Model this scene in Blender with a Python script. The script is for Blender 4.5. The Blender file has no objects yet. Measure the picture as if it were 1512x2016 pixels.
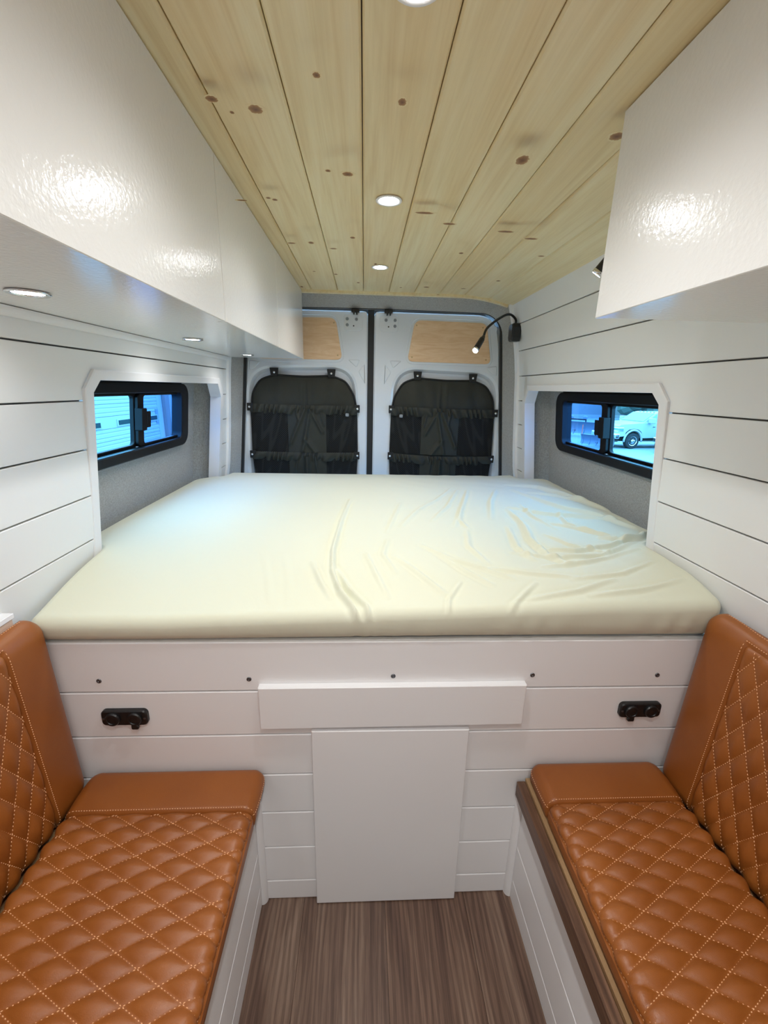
import bpy, bmesh, math, random
import numpy as np
from mathutils import Matrix, Vector

random.seed(7)
np.random.seed(7)
SC = bpy.context.scene
COL = SC.collection
PI = math.pi

# ------------------------------------------------------------------ camera
cam_data = bpy.data.cameras.new('camera')
cam_data.sensor_fit = 'HORIZONTAL'
cam_data.sensor_width = 36.0
cam_data.lens = 36.0 * 843.0 / 1512.0
cam_data.clip_start = 0.02
cam_data.clip_end = 300.0
cam = bpy.data.objects.new('camera', cam_data)
COL.objects.link(cam)


def cam_axes():
    f = 843.0
    def ray(x, y):
        return Vector(((x - 756.0) / f, -(y - 1008.0) / f, -1.0)).normalized()
    d1 = ray(717.0, 764.0)                        # along the van, towards the rear doors
    d3 = ray(717.0 + 17300.0, 764.0 + 0.0228 * 17300.0)
    d3 = (d3 - d1 * d3.dot(d1)).normalized()      # across the van
    d2 = d3.cross(d1)                             # up
    return Matrix((d3, d1, d2))


cam.matrix_world = Matrix.Translation((-0.06, 0.0, 1.5)) @ cam_axes().to_4x4()
SC.camera = cam

# ------------------------------------------------------------------ world, exposure
world = bpy.data.worlds.new('world')
SC.world = world
world.use_nodes = True
bg = world.node_tree.nodes['Background']
bg.inputs['Color'].default_value = (0.36, 0.66, 1.0, 1.0)
bg.inputs['Strength'].default_value = 8.0
SC.view_settings.view_transform = 'Standard'
SC.view_settings.look = 'None'
SC.view_settings.gamma = 1.0
SC.view_settings.use_curve_mapping = False
SC.view_settings.exposure = 0.82
SC.cycles.max_bounces = 9
SC.cycles.diffuse_bounces = 6
SC.cycles.glossy_bounces = 4
SC.cycles.transparent_max_bounces = 16
SC.cycles.sample_clamp_indirect = 6.0
PUCK = 40.0             # radiance of a ceiling light lens
PUCK_UNDER = 25.0      # radiance of an under-cabinet light lens
PUCK_W = 9.5            # power of the downlight in a ceiling light
UNDER_W = 1.6           # power of the downlight under the cabinet
LIGHT_COL = (0.985, 0.99, 1.0)


# ------------------------------------------------------------------ materials
def srgb(r, g, b):
    def c(v):
        v /= 255.0
        return v / 12.92 if v <= 0.04045 else ((v + 0.055) / 1.055) ** 2.4
    return (c(r), c(g), c(b), 1.0)


class Mat:
    def __init__(self, name, color, rough=0.5, metallic=0.0, spec=0.5):
        self.m = bpy.data.materials.new(name)
        self.m.use_nodes = True
        self.nt = self.m.node_tree
        self.b = self.nt.nodes['Principled BSDF']
        self.b.inputs['Base Color'].default_value = color
        self.b.inputs['Roughness'].default_value = rough
        self.b.inputs['Metallic'].default_value = metallic
        self.b.inputs['Specular IOR Level'].default_value = spec
        self._co = None

    def n(self, t, **kw):
        nd = self.nt.nodes.new(t)
        for k, v in kw.items():
            if k in nd.inputs:
                nd.inputs[k].default_value = v
            else:
                setattr(nd, k, v)
        return nd

    def l(self, a, b):
        self.nt.links.new(a, b)

    def coords(self, scale=(1, 1, 1), rnd=0.0):
        tc = self.n('ShaderNodeTexCoord')
        mp = self.n('ShaderNodeMapping')
        mp.inputs['Scale'].default_value = scale
        self.l(tc.outputs['Object'], mp.inputs['Vector'])
        if rnd:
            oi = self.n('ShaderNodeObjectInfo')
            mu = self.n('ShaderNodeVectorMath', operation='SCALE')
            mu.inputs[0].default_value = (rnd, rnd * 0.7, rnd * 1.3)
            self.l(oi.outputs['Random'], mu.inputs['Scale'])
            self.l(mu.outputs[0], mp.inputs['Location'])
        return mp.outputs[0]

    def noise(self, co, scale, detail=3.0, rough=0.5, dist=0.0):
        nn = self.n('ShaderNodeTexNoise')
        nn.inputs['Scale'].default_value = scale
        nn.inputs['Detail'].default_value = detail
        nn.inputs['Roughness'].default_value = rough
        nn.inputs['Distortion'].default_value = dist
        self.l(co, nn.inputs['Vector'])
        return nn.outputs['Fac']

    def ramp(self, fac, stops):
        r = self.n('ShaderNodeValToRGB')
        el = r.color_ramp.elements
        while len(el) < len(stops):
            el.new(0.5)
        for e, (p, c) in zip(el, stops):
            e.position = p
            e.color = c
        self.l(fac, r.inputs['Fac'])
        return r.outputs['Color']

    def mix(self, a, b, fac, mode='MIX'):
        x = self.n('ShaderNodeMix', data_type='RGBA', blend_type=mode)
        for s, v in ((6, a), (7, b), (0, fac)):
            if isinstance(v, (tuple, float, int)):
                x.inputs[s].default_value = v
            else:
                self.l(v, x.inputs[s])
        return x.outputs[2]

    def bump(self, h, strength=0.3, dist=0.001, chain=None):
        b = self.n('ShaderNodeBump')
        b.inputs['Strength'].default_value = strength
        b.inputs['Distance'].default_value = dist
        self.l(h, b.inputs['Height'])
        if chain is not None:
            self.l(chain, b.inputs['Normal'])
        self.l(b.outputs[0], self.b.inputs['Normal'])
        return b.outputs[0]

    def color(self, c):
        self.l(c, self.b.inputs['Base Color'])


M = {}


def make_materials():
    # satin white painted boards
    a = Mat('white_paint', srgb(230, 229, 229), 0.42)
    co = a.coords((1, 1, 1))
    a.bump(a.noise(co, 260.0, 2.0), 0.06, 0.0006)
    M['white'] = a.m
    a = Mat('wall_paint', srgb(232, 232, 230), 0.38)
    co = a.coords((1, 0.25, 1))
    a.bump(a.noise(co, 200.0, 2.0), 0.05, 0.0006)
    M['wall'] = a.m
    # sprayed gloss cabinet paint with orange peel
    a = Mat('cabinet_gloss', srgb(229, 228, 225), 0.16)
    co = a.coords((1, 1, 1))
    a.bump(a.noise(co, 115.0, 2.5, 0.55), 0.34, 0.0016)
    M['gloss'] = a.m
    a = Mat('backing_dark', srgb(112, 109, 105), 0.9)
    M['back'] = a.m
    # knotty pine boards
    a = Mat('pine_boards', srgb(206, 184, 132), 0.42)
    co = a.coords((26.0, 1.1, 26.0), 9.0)
    grain = a.noise(co, 1.0, 5.0, 0.6, 1.6)
    c1 = a.ramp(grain, [(0.28, srgb(222, 202, 156)), (0.5, srgb(232, 217, 175)), (0.72, srgb(236, 224, 188))])
    co2 = a.coords((150.0, 4.0, 150.0), 5.0)
    fine = a.noise(co2, 1.0, 3.0, 0.6, 0.3)
    c2 = a.ramp(fine, [(0.3, (0.86, 0.82, 0.74, 1)), (0.6, (1, 1, 1, 1))])
    c3 = a.mix(c1, c2, 0.4, 'MULTIPLY')
    co3 = a.coords((9.0, 0.55, 9.0), 21.0)
    broad = a.noise(co3, 1.0, 2.0, 0.5, 0.8)
    c4 = a.ramp(broad, [(0.36, (0.95, 0.87, 0.77, 1)), (0.62, (1, 1, 1, 1))])
    a.color(a.mix(c3, c4, 0.8, 'MULTIPLY'))
    a.bump(fine, 0.08, 0.0005)
    M['pine'] = a.m
    # knot: dark heart with a lighter ring
    a = Mat('pine_knot', srgb(120, 84, 52), 0.5)
    tc = a.n('ShaderNodeTexCoord')
    ln = a.n('ShaderNodeVectorMath', operation='LENGTH')
    a.l(tc.outputs['Object'], ln.inputs[0])
    nz = a.noise(tc.outputs['Object'], 2.5, 3.0)
    ad = a.n('ShaderNodeMath', operation='MULTIPLY_ADD')
    a.l(nz, ad.inputs[0]); ad.inputs[1].default_value = 0.5; a.l(ln.outputs['Value'], ad.inputs[2])
    a.color(a.ramp(ad.outputs[0], [(0.3, srgb(110, 72, 44)), (0.75, srgb(146, 106, 66)), (0.95, srgb(176, 136, 88)), (1.2, srgb(226, 208, 164))]))
    M['knot'] = a.m
    # pale maple plywood
    a = Mat('maple_plywood', srgb(222, 180, 136), 0.4)
    co = a.coords((5.0, 20.0, 30.0), 4.0)
    g = a.noise(co, 1.3, 4.0, 0.6, 1.2)
    a.color(a.ramp(g, [(0.3, srgb(212, 172, 130)), (0.55, srgb(222, 188, 150)), (0.75, srgb(229, 199, 164))]))
    M['maple'] = a.m
    a = Mat('plywood_edge', srgb(190, 158, 112), 0.55)
    co = a.coords((20, 2, 160))
    a.color(a.ramp(a.noise(co, 1.0, 2.0), [(0.35, srgb(122, 92, 60)), (0.65, srgb(162, 130, 92))]))
    M['plyedge'] = a.m
    a = Mat('ledge_wood', srgb(206, 180, 156), 0.5)
    co = a.coords((40, 4, 60))
    a.color(a.ramp(a.noise(co, 1.0, 3.0), [(0.35, srgb(176, 146, 122)), (0.65, srgb(214, 190, 168))]))
    M['ledgewood'] = a.m
    # walnut strip
    a = Mat('walnut', srgb(92, 62, 44), 0.45)
    co = a.coords((70, 3, 70), 3.0)
    g = a.noise(co, 1.0, 5.0, 0.65, 0.8)
    a.color(a.ramp(g, [(0.3, srgb(64, 42, 30)), (0.5, srgb(96, 68, 50)), (0.72, srgb(126, 94, 72))]))
    a.bump(g, 0.1, 0.0006)
    M['walnut'] = a.m
    # wood-look vinyl floor
    a = Mat('vinyl_plank', srgb(110, 86, 70), 0.36)
    co = a.coords((13.0, 1.1, 1.0), 40.0)
    warp = a.noise(co, 1.0, 3.0, 0.55, 1.4)
    wv = a.n('ShaderNodeTexWave', wave_type='BANDS', bands_direction='X')
    wv.inputs['Scale'].default_value = 2.2
    wv.inputs['Distortion'].default_value = 8.0
    wv.inputs['Detail'].default_value = 3.0
    wv.inputs['Detail Scale'].default_value = 1.4
    co2 = a.coords((9.0, 0.85, 1.0), 31.0)
    a.l(co2, wv.inputs['Vector'])
    co3 = a.coords((260.0, 7.0, 1.0), 11.0)
    fine = a.noise(co3, 1.0, 4.0, 0.7, 0.2)
    base = a.ramp(warp, [(0.3, srgb(94, 71, 60)), (0.5, srgb(121, 97, 82)), (0.7, srgb(146, 124, 108))])
    band = a.ramp(wv.outputs['Fac'], [(0.25, (0.62, 0.58, 0.56, 1)), (0.6, (1, 1, 1, 1))])
    c = a.mix(base, band, 0.75, 'MULTIPLY')
    fr = a.ramp(fine, [(0.35, (0.55, 0.52, 0.5, 1)), (0.55, (1, 1, 1, 1))])
    c = a.mix(c, fr, 0.75, 'MULTIPLY')
    oi = a.n('ShaderNodeObjectInfo')
    tint = a.ramp(oi.outputs['Random'], [(0.0, (0.80, 0.71, 0.66, 1)), (0.5, (1, 1, 1, 1)), (1.0, (0.90, 0.88, 0.87, 1))])
    a.color(a.mix(c, tint, 0.8, 'MULTIPLY'))
    a.bump(fine, 0.12, 0.0006)
    M['floor'] = a.m
    # grey woven wall fabric
    a = Mat('grey_fabric', srgb(146, 143, 136), 0.95, spec=0.15)
    tc = a.coords((1, 1, 1))
    n1 = a.noise(a.coords((700, 120, 700)), 1.0, 2.0)
    n2 = a.noise(a.coords((120, 700, 120)), 1.0, 2.0)
    n3 = a.noise(tc, 800.0, 1.0)
    ad = a.n('ShaderNodeMath', operation='ADD'); a.l(n1, ad.inputs[0]); a.l(n2, ad.inputs[1])
    ad2 = a.n('ShaderNodeMath', operation='ADD'); a.l(ad.outputs[0], ad2.inputs[0]); a.l(n3, ad2.inputs[1])
    dv = a.n('ShaderNodeMath', operation='DIVIDE'); a.l(ad2.outputs[0], dv.inputs[0]); dv.inputs[1].default_value = 3.0
    a.color(a.ramp(dv.outputs[0], [(0.36, srgb(136, 134, 129)), (0.5, srgb(161, 159, 154)), (0.63, srgb(184, 182, 178))]))
    a.bump(dv.outputs[0], 0.35, 0.0015)
    M['fabric'] = a.m
    # van sheet metal
    a = Mat('van_paint', srgb(206, 211, 216), 0.22)
    a.b.inputs['Coat Weight'].default_value = 0.3
    M['metal'] = a.m
    a = Mat('rubber', srgb(20, 20, 21), 0.6)
    M['rubber'] = a.m
    a = Mat('black_plastic', srgb(22, 22, 23), 0.38)
    M['plastic'] = a.m
    a = Mat('window_frame_black', srgb(11, 11, 13), 0.5, spec=0.25)
    M['winframe'] = a.m
    a = Mat('dark_steel', srgb(112, 114, 118), 0.35, 0.9)
    M['steel'] = a.m
    a = Mat('chrome', srgb(225, 226, 228), 0.12, 1.0)
    M['chrome'] = a.m
    a = Mat('brass_screw', srgb(186, 160, 120), 0.3, 0.9)
    M['brass'] = a.m
    a = Mat('plate_grey', srgb(128, 133, 138), 0.5)
    M['plategrey'] = a.m
    # organiser fabrics
    a = Mat('black_canvas', srgb(45, 45, 37), 0.6, spec=0.3)
    co = a.coords((1, 1, 1))
    a.bump(a.noise(co, 45.0, 4.0, 0.6, 0.8), 0.35, 0.004)
    M['canvas'] = a.m
    a = Mat('black_net', srgb(26, 26, 25), 0.8, spec=0.2)
    tc = a.n('ShaderNodeTexCoord')
    mp = a.n('ShaderNodeMapping')
    mp.inputs['Rotation'].default_value = (0, PI / 4, 0)
    mp.inputs['Scale'].default_value = (115, 115, 115)
    a.l(tc.outputs['Object'], mp.inputs['Vector'])
    ck = a.n('ShaderNodeTexVoronoi', feature='DISTANCE_TO_EDGE')
    ck.inputs['Scale'].default_value = 1.0
    ck.inputs['Randomness'].default_value = 0.0
    a.l(mp.outputs[0], ck.inputs['Vector'])
    a.color(a.ramp(ck.outputs['Distance'], [(0.1, srgb(36, 36, 34)), (0.2, srgb(7, 7, 7))]))
    M['net'] = a.m
    a = Mat('black_binding', srgb(13, 13, 13), 0.7)
    M['binding'] = a.m
    # sheet
    a = Mat('cotton_sheet', srgb(210, 210, 189), 0.85, spec=0.2)
    co = a.coords((1, 1, 1))
    b1 = a.bump(a.noise(co, 7.0, 4.0, 0.55, 0.6), 0.25, 0.006)
    a.bump(a.noise(co, 900.0, 1.0), 0.1, 0.0004, b1)
    a.b.inputs['Sheen Weight'].default_value = 0.2
    M['sheet'] = a.m
    # cognac leather
    a = Mat('cognac_leather', srgb(166, 88, 36), 0.42)
    co = a.coords((1, 1, 1))
    v = a.n('ShaderNodeTexVoronoi', feature='F1')
    v.inputs['Scale'].default_value = 480.0
    a.l(co, v.inputs['Vector'])
    a.bump(v.outputs['Distance'], 0.22, 0.0006)
    n = a.noise(co, 6.0, 3.0)
    a.color(a.ramp(n, [(0.3, srgb(133, 72, 22)), (0.7, srgb(147, 84, 31))]))
    M['leather'] = a.m
    a = Mat('stitch_thread', srgb(238, 186, 140), 0.7)
    M['thread'] = a.m
    # glass
    for nm, tint in (('glass_fixed', (0.62, 0.9, 1.0, 1)), ('glass_sliding', (0.42, 0.68, 0.96, 1)), ('truck_glass', None)):
        a = Mat(nm, (0.1, 0.2, 0.3, 1), 0.08)
        if tint:
            out = a.nt.nodes['Material Output']
            tr = a.n('ShaderNodeBsdfTransparent'); tr.inputs['Color'].default_value = tint
            gl = a.n('ShaderNodeBsdfGlossy'); gl.inputs['Roughness'].default_value = 0.02
            lw = a.n('ShaderNodeLayerWeight'); lw.inputs['Blend'].default_value = 0.5
            pw = a.n('ShaderNodeMath', operation='POWER'); a.l(lw.outputs['Facing'], pw.inputs[0]); pw.inputs[1].default_value = 5.0
            fr = a.n('ShaderNodeMath', operation='MULTIPLY_ADD'); a.l(pw.outputs[0], fr.inputs[0]); fr.inputs[1].default_value = 0.5; fr.inputs[2].default_value = 0.02
            mx = a.n('ShaderNodeMixShader')
            a.l(fr.outputs[0], mx.inputs[0]); a.l(tr.outputs[0], mx.inputs[1]); a.l(gl.outputs[0], mx.inputs[2])
            a.l(mx.outputs[0], out.inputs['Surface'])
        M[nm] = a.m
    for nm, col, st in (('puck_lens', LIGHT_COL, PUCK), ('under_lens', LIGHT_COL, PUCK_UNDER), ('reading_lens', (1.0, 0.96, 0.9), 40.0)):
        a = Mat(nm, (1, 1, 1, 1), 0.5)
        a.b.inputs['Emission Color'].default_value = (*col, 1)
        a.b.inputs['Emission Strength'].default_value = st
        M[nm] = a.m
    # outdoors
    M['asphalt'] = Mat('asphalt', srgb(118, 120, 122), 0.9).m
    a = Mat('garage_white', srgb(134, 134, 133), 0.6); M['garage'] = a.m
    M['garage_glass'] = Mat('garage_glass', srgb(28, 46, 48), 0.6, spec=0.1).m
    M['concrete'] = Mat('concrete_wall', srgb(114, 114, 113), 0.85).m
    M['steelwall'] = Mat('corrugated_steel', srgb(98, 103, 108), 0.5).m
    M['truck_white'] = Mat('truck_white', srgb(146, 146, 145), 0.25).m
    M['tyre'] = Mat('tyre_rubber', srgb(26, 26, 27), 0.85).m
    M['plow'] = Mat('plow_steel', srgb(104, 106, 110), 0.45, 0.3).m
    M['orange'] = Mat('orange_flag', srgb(230, 90, 50), 0.6).m
    M['foliage'] = Mat('dark_hedge', srgb(60, 74, 66), 0.9).m


make_materials()


# ------------------------------------------------------------------ builders
def tag(o, label=None, cat=None, group=None, kind=None):
    if label: o['label'] = label
    if cat: o['category'] = cat
    if group: o['group'] = group
    if kind: o['kind'] = kind
    return o


def origin(parent):
    v = Vector((0, 0, 0))
    while parent is not None:
        v += parent.location
        parent = parent.parent
    return v


def mesh_obj(name, verts, faces, mat, parent=None, smooth=False, loc=None):
    """link ONE mesh object; verts are world coordinates"""
    me = bpy.data.meshes.new(name)
    off = origin(parent)
    base = Vector(loc) if loc is not None else off
    v = np.asarray(verts, dtype=np.float64) - np.array(base)
    me.from_pydata(v.tolist(), [], faces)
    me.materials.append(mat)
    if smooth:
        me.polygons.foreach_set('use_smooth', [True] * len(me.polygons))
    me.update()
    o = bpy.data.objects.new(name, me)
    COL.objects.link(o)
    if parent is not None:
        o.parent = parent
    o.location = base - off
    return o


def empty(name, loc, label=None, cat=None, group=None, kind=None):
    o = bpy.data.objects.new(name, None)
    o.empty_display_size = 0.05
    o.location = loc
    COL.objects.link(o)
    return tag(o, label, cat, group, kind)


class MB:
    """collects shapes for one mesh"""
    def __init__(self):
        self.v, self.f = [], []

    def add(self, verts, faces):
        k = len(self.v)
        self.v += [tuple(p) for p in verts]
        self.f += [tuple(i + k for i in q) for q in faces]
        return self

    def box(self, x0, x1, y0, y1, z0, z1, bev=0.0):
        if x0 > x1: x0, x1 = x1, x0
        if y0 > y1: y0, y1 = y1, y0
        if z0 > z1: z0, z1 = z1, z0
        bm = bmesh.new()
        bmesh.ops.create_cube(bm, size=1.0)
        for q in bm.verts:
            q.co = Vector(((x0 + x1) / 2 + q.co.x * (x1 - x0), (y0 + y1) / 2 + q.co.y * (y1 - y0), (z0 + z1) / 2 + q.co.z * (z1 - z0)))
        if bev > 0:
            bmesh.ops.bevel(bm, geom=bm.edges[:], offset=bev, segments=1 if bev < 0.004 else 2, affect='EDGES', profile=0.5)
        bm.verts.index_update()
        self.add([q.co[:] for q in bm.verts], [[q.index for q in fc.verts] for fc in bm.faces])
        bm.free()
        return self

    def tube(self, pts, r, seg=10, cap=True):
        pts = [Vector(p) for p in pts]
        rr = r if isinstance(r, (list, tuple)) else [r] * len(pts)
        rings = []
        ref = None
        for i, p in enumerate(pts):
            d = (pts[min(i + 1, len(pts) - 1)] - pts[max(i - 1, 0)]).normalized()
            if ref is None:
                ref = Vector((0, 0, 1)) if abs(d.z) < 0.9 else Vector((1, 0, 0))
            u = (ref - d * ref.dot(d)).normalized()
            w = d.cross(u)
            ref = u
            rings.append([p + (u * math.cos(2 * PI * k / seg) + w * math.sin(2 * PI * k / seg)) * rr[i] for k in range(seg)])
        vs = [q for rg in rings for q in rg]
        fs = []
        for i in range(len(pts) - 1):
            for k in range(seg):
                a, b = i * seg + k, i * seg + (k + 1) % seg
                fs.append((a, b, b + seg, a + seg))
        if cap:
            fs.append(tuple(range(seg))[::-1])
            fs.append(tuple((len(pts) - 1) * seg + k for k in range(seg)))
        return self.add([q[:] for q in vs], fs)

    def lathe(self, prof, c, axis=(0, 0, 1), seg=28):
        """prof: list of (radius, height along axis)"""
        a = Vector(axis).normalized()
        u = a.orthogonal().normalized()
        w = a.cross(u)
        c = Vector(c)
        vs, fs = [], []
        for r, h in prof:
            for k in range(seg):
                t = 2 * PI * k / seg
                vs.append((c + a * h + (u * math.cos(t) + w * math.sin(t)) * r)[:])
        for i in range(len(prof) - 1):
            for k in range(seg):
                p, q = i * seg + k, i * seg + (k + 1) % seg
                fs.append((p, q, q + seg, p + seg))
        fs.append(tuple(range(seg))[::-1])
        fs.append(tuple((len(prof) - 1) * seg + k for k in range(seg)))
        return self.add(vs, fs)

    def build(self, name, mat, parent=None, smooth=False, loc=None, recalc=True):
        o = mesh_obj(name, self.v, self.f, mat, parent, smooth, loc)
        if recalc:
            bm = bmesh.new(); bm.from_mesh(o.data)
            bmesh.ops.recalc_face_normals(bm, faces=bm.faces[:])
            bm.to_mesh(o.data); bm.free()
        return o


def offset_poly(pts, d):
    """inset a ccw polygon by d"""
    n = len(pts)
    out = []
    for i in range(n):
        p0, p1, p2 = (Vector(pts[i - 1]), Vector(pts[i]), Vector(pts[(i + 1) % n]))
        e1 = (p1 - p0).normalized(); e2 = (p2 - p1).normalized()
        n1 = Vector((-e1.y, e1.x)); n2 = Vector((-e2.y, e2.x))
        k = n1 + n2
        k = k / max(0.35, k.dot(n1)) if k.length > 1e-6 else n1
        out.append((p1 + k * d)[:])
    return out


def area(pts):
    return 0.5 * sum(pts[i - 1][0] * pts[i][1] - pts[i][0] * pts[i - 1][1] for i in range(len(pts)))


def slab(mb, pts, fn, th, bev=0.0015, back=True):
    """extrude polygon pts (u,v) through fn(u, v, depth): depth 0 is the face that shows, th the hidden back"""
    if area(pts) < 0:
        pts = pts[::-1]
    n = len(pts)
    ins = offset_poly(pts, bev) if bev else pts
    rings = [[fn(p[0], p[1], 0.0) for p in ins]]
    if bev:
        rings.append([fn(p[0], p[1], bev) for p in pts])
    rings.append([fn(p[0], p[1], th) for p in pts])
    vs = [q for r in rings for q in r]
    fs = [tuple(range(n))]
    for i in range(len(rings) - 1):
        for k in range(n):
            a, b = i * n + k, i * n + (k + 1) % n
            fs.append((b, a, a + n, b + n))
    if back:
        fs.append(tuple((len(rings) - 1) * n + k for k in range(n))[::-1])
    return mb.add(vs, fs)


def rrect(u0, u1, v0, v1, r, seg=6, rs=None):
    """rounded rectangle, ccw; rs = radii (bl, br, tr, tl)"""
    rs = rs or (r, r, r, r)
    out = []
    for (cx, cy, a0, q) in ((u0 + rs[0], v0 + rs[0], PI, rs[0]), (u1 - rs[1], v0 + rs[1], 1.5 * PI, rs[1]),
                            (u1 - rs[2], v1 - rs[2], 0, rs[2]), (u0 + rs[3], v1 - rs[3], 0.5 * PI, rs[3])):
        if q < 1e-5:
            out.append((cx, cy)); continue
        for k in range(seg + 1):
            t = a0 + 0.5 * PI * k / seg
            out.append((cx + q * math.cos(t), cy + q * math.sin(t)))
    return out


def round_poly(pts, r, seg=6):
    n = len(pts); out = []
    for i in range(n):
        p0, p1, p2 = Vector(pts[i - 1]), Vector(pts[i]), Vector(pts[(i + 1) % n])
        rr = r[i] if isinstance(r, (list, tuple)) else r
        a = p1 + (p0 - p1).normalized() * rr
        b = p1 + (p2 - p1).normalized() * rr
        if rr < 1e-5:
            out.append(p1[:]); continue
        for k in range(seg + 1):
            t = k / seg
            out.append(((1 - t) ** 2 * a + 2 * t * (1 - t) * p1 + t * t * b)[:])
    return out


def grid_obj(name, P, mat, parent=None, smooth=True, mask=None, flip=False):
    """P: (n, m, 3) array"""
    n, m, _ = P.shape
    idx = np.arange(n * m).reshape(n, m)
    q = np.stack([idx[:-1, :-1], idx[1:, :-1], idx[1:, 1:], idx[:-1, 1:]], -1).reshape(-1, 4)
    if flip:
        q = q[:, ::-1]
    if mask is not None:
        q = q[mask.reshape(-1)]
    used = np.unique(q)
    remap = -np.ones(n * m, dtype=np.int64)
    remap[used] = np.arange(len(used))
    return mesh_obj(name, P.reshape(-1, 3)[used], remap[q].tolist(), mat, parent, smooth)


def dup(root, loc, label=None, group=None):
    r = root.copy(); COL.objects.link(r); r.location = loc
    if label: r['label'] = label
    if group: r['group'] = group
    for ch in list(root.children):
        c = ch.copy(); COL.objects.link(c); c.parent = r
        for g in ch.children:
            d = g.copy(); COL.objects.link(d); d.parent = c
    return r


# ------------------------------------------------------------------ van shell
Y0, Y1 = -1.45, 2.50                     # shiplap from the added front bulkhead to the rear trim
SEAMS = [0.0, 0.14, 0.271, 0.403, 0.534, 0.665, 0.796, 0.927, 1.058, 1.189, 1.320, 1.451, 1.582, 1.713, 1.845, 1.985]
WKNOT = [(0.0, 0.878), (0.796, 0.876), (0.927, 0.872), (1.058, 0.846), (1.189, 0.832), (1.32, 0.822), (1.451, 0.812),
         (1.582, 0.803), (1.713, 0.785), (1.845, 0.757), (1.985, 0.716), (2.2, 0.65)]


def W(z):
    """half width of the van between the boarded walls"""
    return float(np.interp(z, [k[0] for k in WKNOT], [k[1] for k in WKNOT]))


CEIL_Z = 1.989


def ceil_drop(x):
    a = abs(x)
    return 0.0 if a < 0.44 else 0.55 * (a - 0.44) ** 2


def build_floor():
    fl = tag(MB().box(-0.9, 0.9, Y0, 0.98, -0.03, -0.006).build('floor', M['back']), kind='structure',
             label='wood-look vinyl plank floor of the van aisle')
    xs = [-0.85, -0.716, -0.472, -0.228, 0.016, 0.26, 0.504, 0.748, 0.85]
    for i in range(len(xs) - 1):
        cuts = [Y0, -0.62 + 0.23 * ((i * 3) % 4), 0.975]
        for k in range(len(cuts) - 1):
            MB().box(xs[i] + 0.0003, xs[i + 1] - 0.0003, cuts[k] + 0.0003, cuts[k + 1] - 0.0003, -0.006, 0.0, 0.0006).build('plank', M['floor'], fl)


# opening of a window niche in the boarded wall (y, z)
OP = dict(y0=1.225, y1=2.375, top=1.525)
OP_OUT = [(1.218, 0.90), (1.218, 1.482), (1.266, 1.533), (2.322, 1.533), (2.382, 1.446), (2.382, 0.90)]
OP_IN = [(1.252, 0.90), (1.252, 1.472), (1.288, 1.505), (2.292, 1.505), (2.336, 1.44), (2.336, 0.90)]


def build_wall(s, name):
    nm = 'left' if s < 0 else 'right'
    w = empty(name, (0, 0, 0), label='white painted shiplap wall of the van with a window niche, ' + ('under the long row of cabinets' if s < 0 else 'with black reading lamps'), kind='structure')

    def fn(y, z, d):
        return (s * (W(z) + d), y, z)
    g = 0.0021
    for i in range(len(SEAMS) - 1):
        z0, z1 = SEAMS[i] + g, SEAMS[i + 1] - g
        if z1 <= 0.91 or z0 > OP['top']:
            segs = [[(Y0, z0), (Y1 - 0.03, z0), (Y1 - 0.03, z1), (Y0, z1)]]
        elif z1 < 1.47:
            segs = [[(Y0, z0), (OP['y0'], z0), (OP['y0'], z1), (Y0, z1)],
                    [(OP['y1'], z0), (Y1 - 0.03, z0), (Y1 - 0.03, z1), (OP['y1'], z1)]]
        else:
            segs = [[(Y0, z0), (OP['y0'], z0), (OP['y0'], 1.478), (1.27, OP['top']), (2.318, OP['top']), (OP['y1'], 1.452), (OP['y1'], z0),
                     (Y1 - 0.03, z0), (Y1 - 0.03, z1), (Y0, z1)]]
        for sg in segs:
            mb = MB(); slab(mb, sg, fn, 0.012, 0.0014); mb.build('plank', M['wall'], w)
    # dark backing behind the joints, with the niche left open
    zs = [k[0] for k in WKNOT[:-2]] + [2.03]
    mb = MB()
    for a, b in ((Y0, OP['y0']), (OP['y1'], Y1 - 0.03)):
        P = [[(s * (W(z) + 0.014), y, z) for z in zs] for y in (a, b)]
        vs = P[0] + P[1]; n = len(zs)
        mb.add(vs, [(k, k + 1, n + k + 1, n + k) for k in range(n - 1)])
    zz = [OP['top']] + [z for z in zs if z > OP['top']]
    vs = [(s * (W(z) + 0.014), y, z) for y in (OP['y0'], OP['y1']) for z in zz]; n = len(zz)
    mb.add(vs, [(k, k + 1, n + k + 1, n + k) for k in range(n - 1)])
    zl = [0.0, 0.5, 0.796, 0.90]
    vs = [(s * (W(z) + 0.014), y, z) for y in (OP['y0'], OP['y1']) for z in zl]; n = len(zl)
    mb.add(vs, [(k, k + 1, n + k + 1, n + k) for k in range(n - 1)])
    mb.build('wall_backing', M['back'], w)
    # flat casing round the niche with a liner behind it
    mb = MB()
    ring_f = lambda P, d: [fn(y, z, d) for y, z in P]
    ino = [(y + (0.003 if y < 1.8 else -0.003), z - (0.003 if z > 1.0 else 0)) for y, z in OP_OUT]
    rings = [ring_f(OP_OUT, -0.001), ring_f(OP_OUT, -0.009), ring_f(ino, -0.011), ring_f(OP_IN, -0.011)]
    liner = [(y + (0.0 if y < 1.8 else -0.004), z) for y, z in OP_IN]
    rings.append(ring_f(liner, 0.042))
    back = [(y + (-0.03 if y < 1.8 else 0.03), z + (0.03 if z > 1.0 else 0)) for y, z in OP_IN]
    rings.append(ring_f(back, 0.042))
    n = 6
    vs = [q for r in rings for q in r]
    fs = []
    for i in range(len(rings) - 1):
        for k in range(n - 1):
            fs.append((i * n + k, i * n + k + 1, (i + 1) * n + k + 1, (i + 1) * n + k))
    mb.add(vs, fs).build('niche_casing', M['white'], w)
    return w


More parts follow.
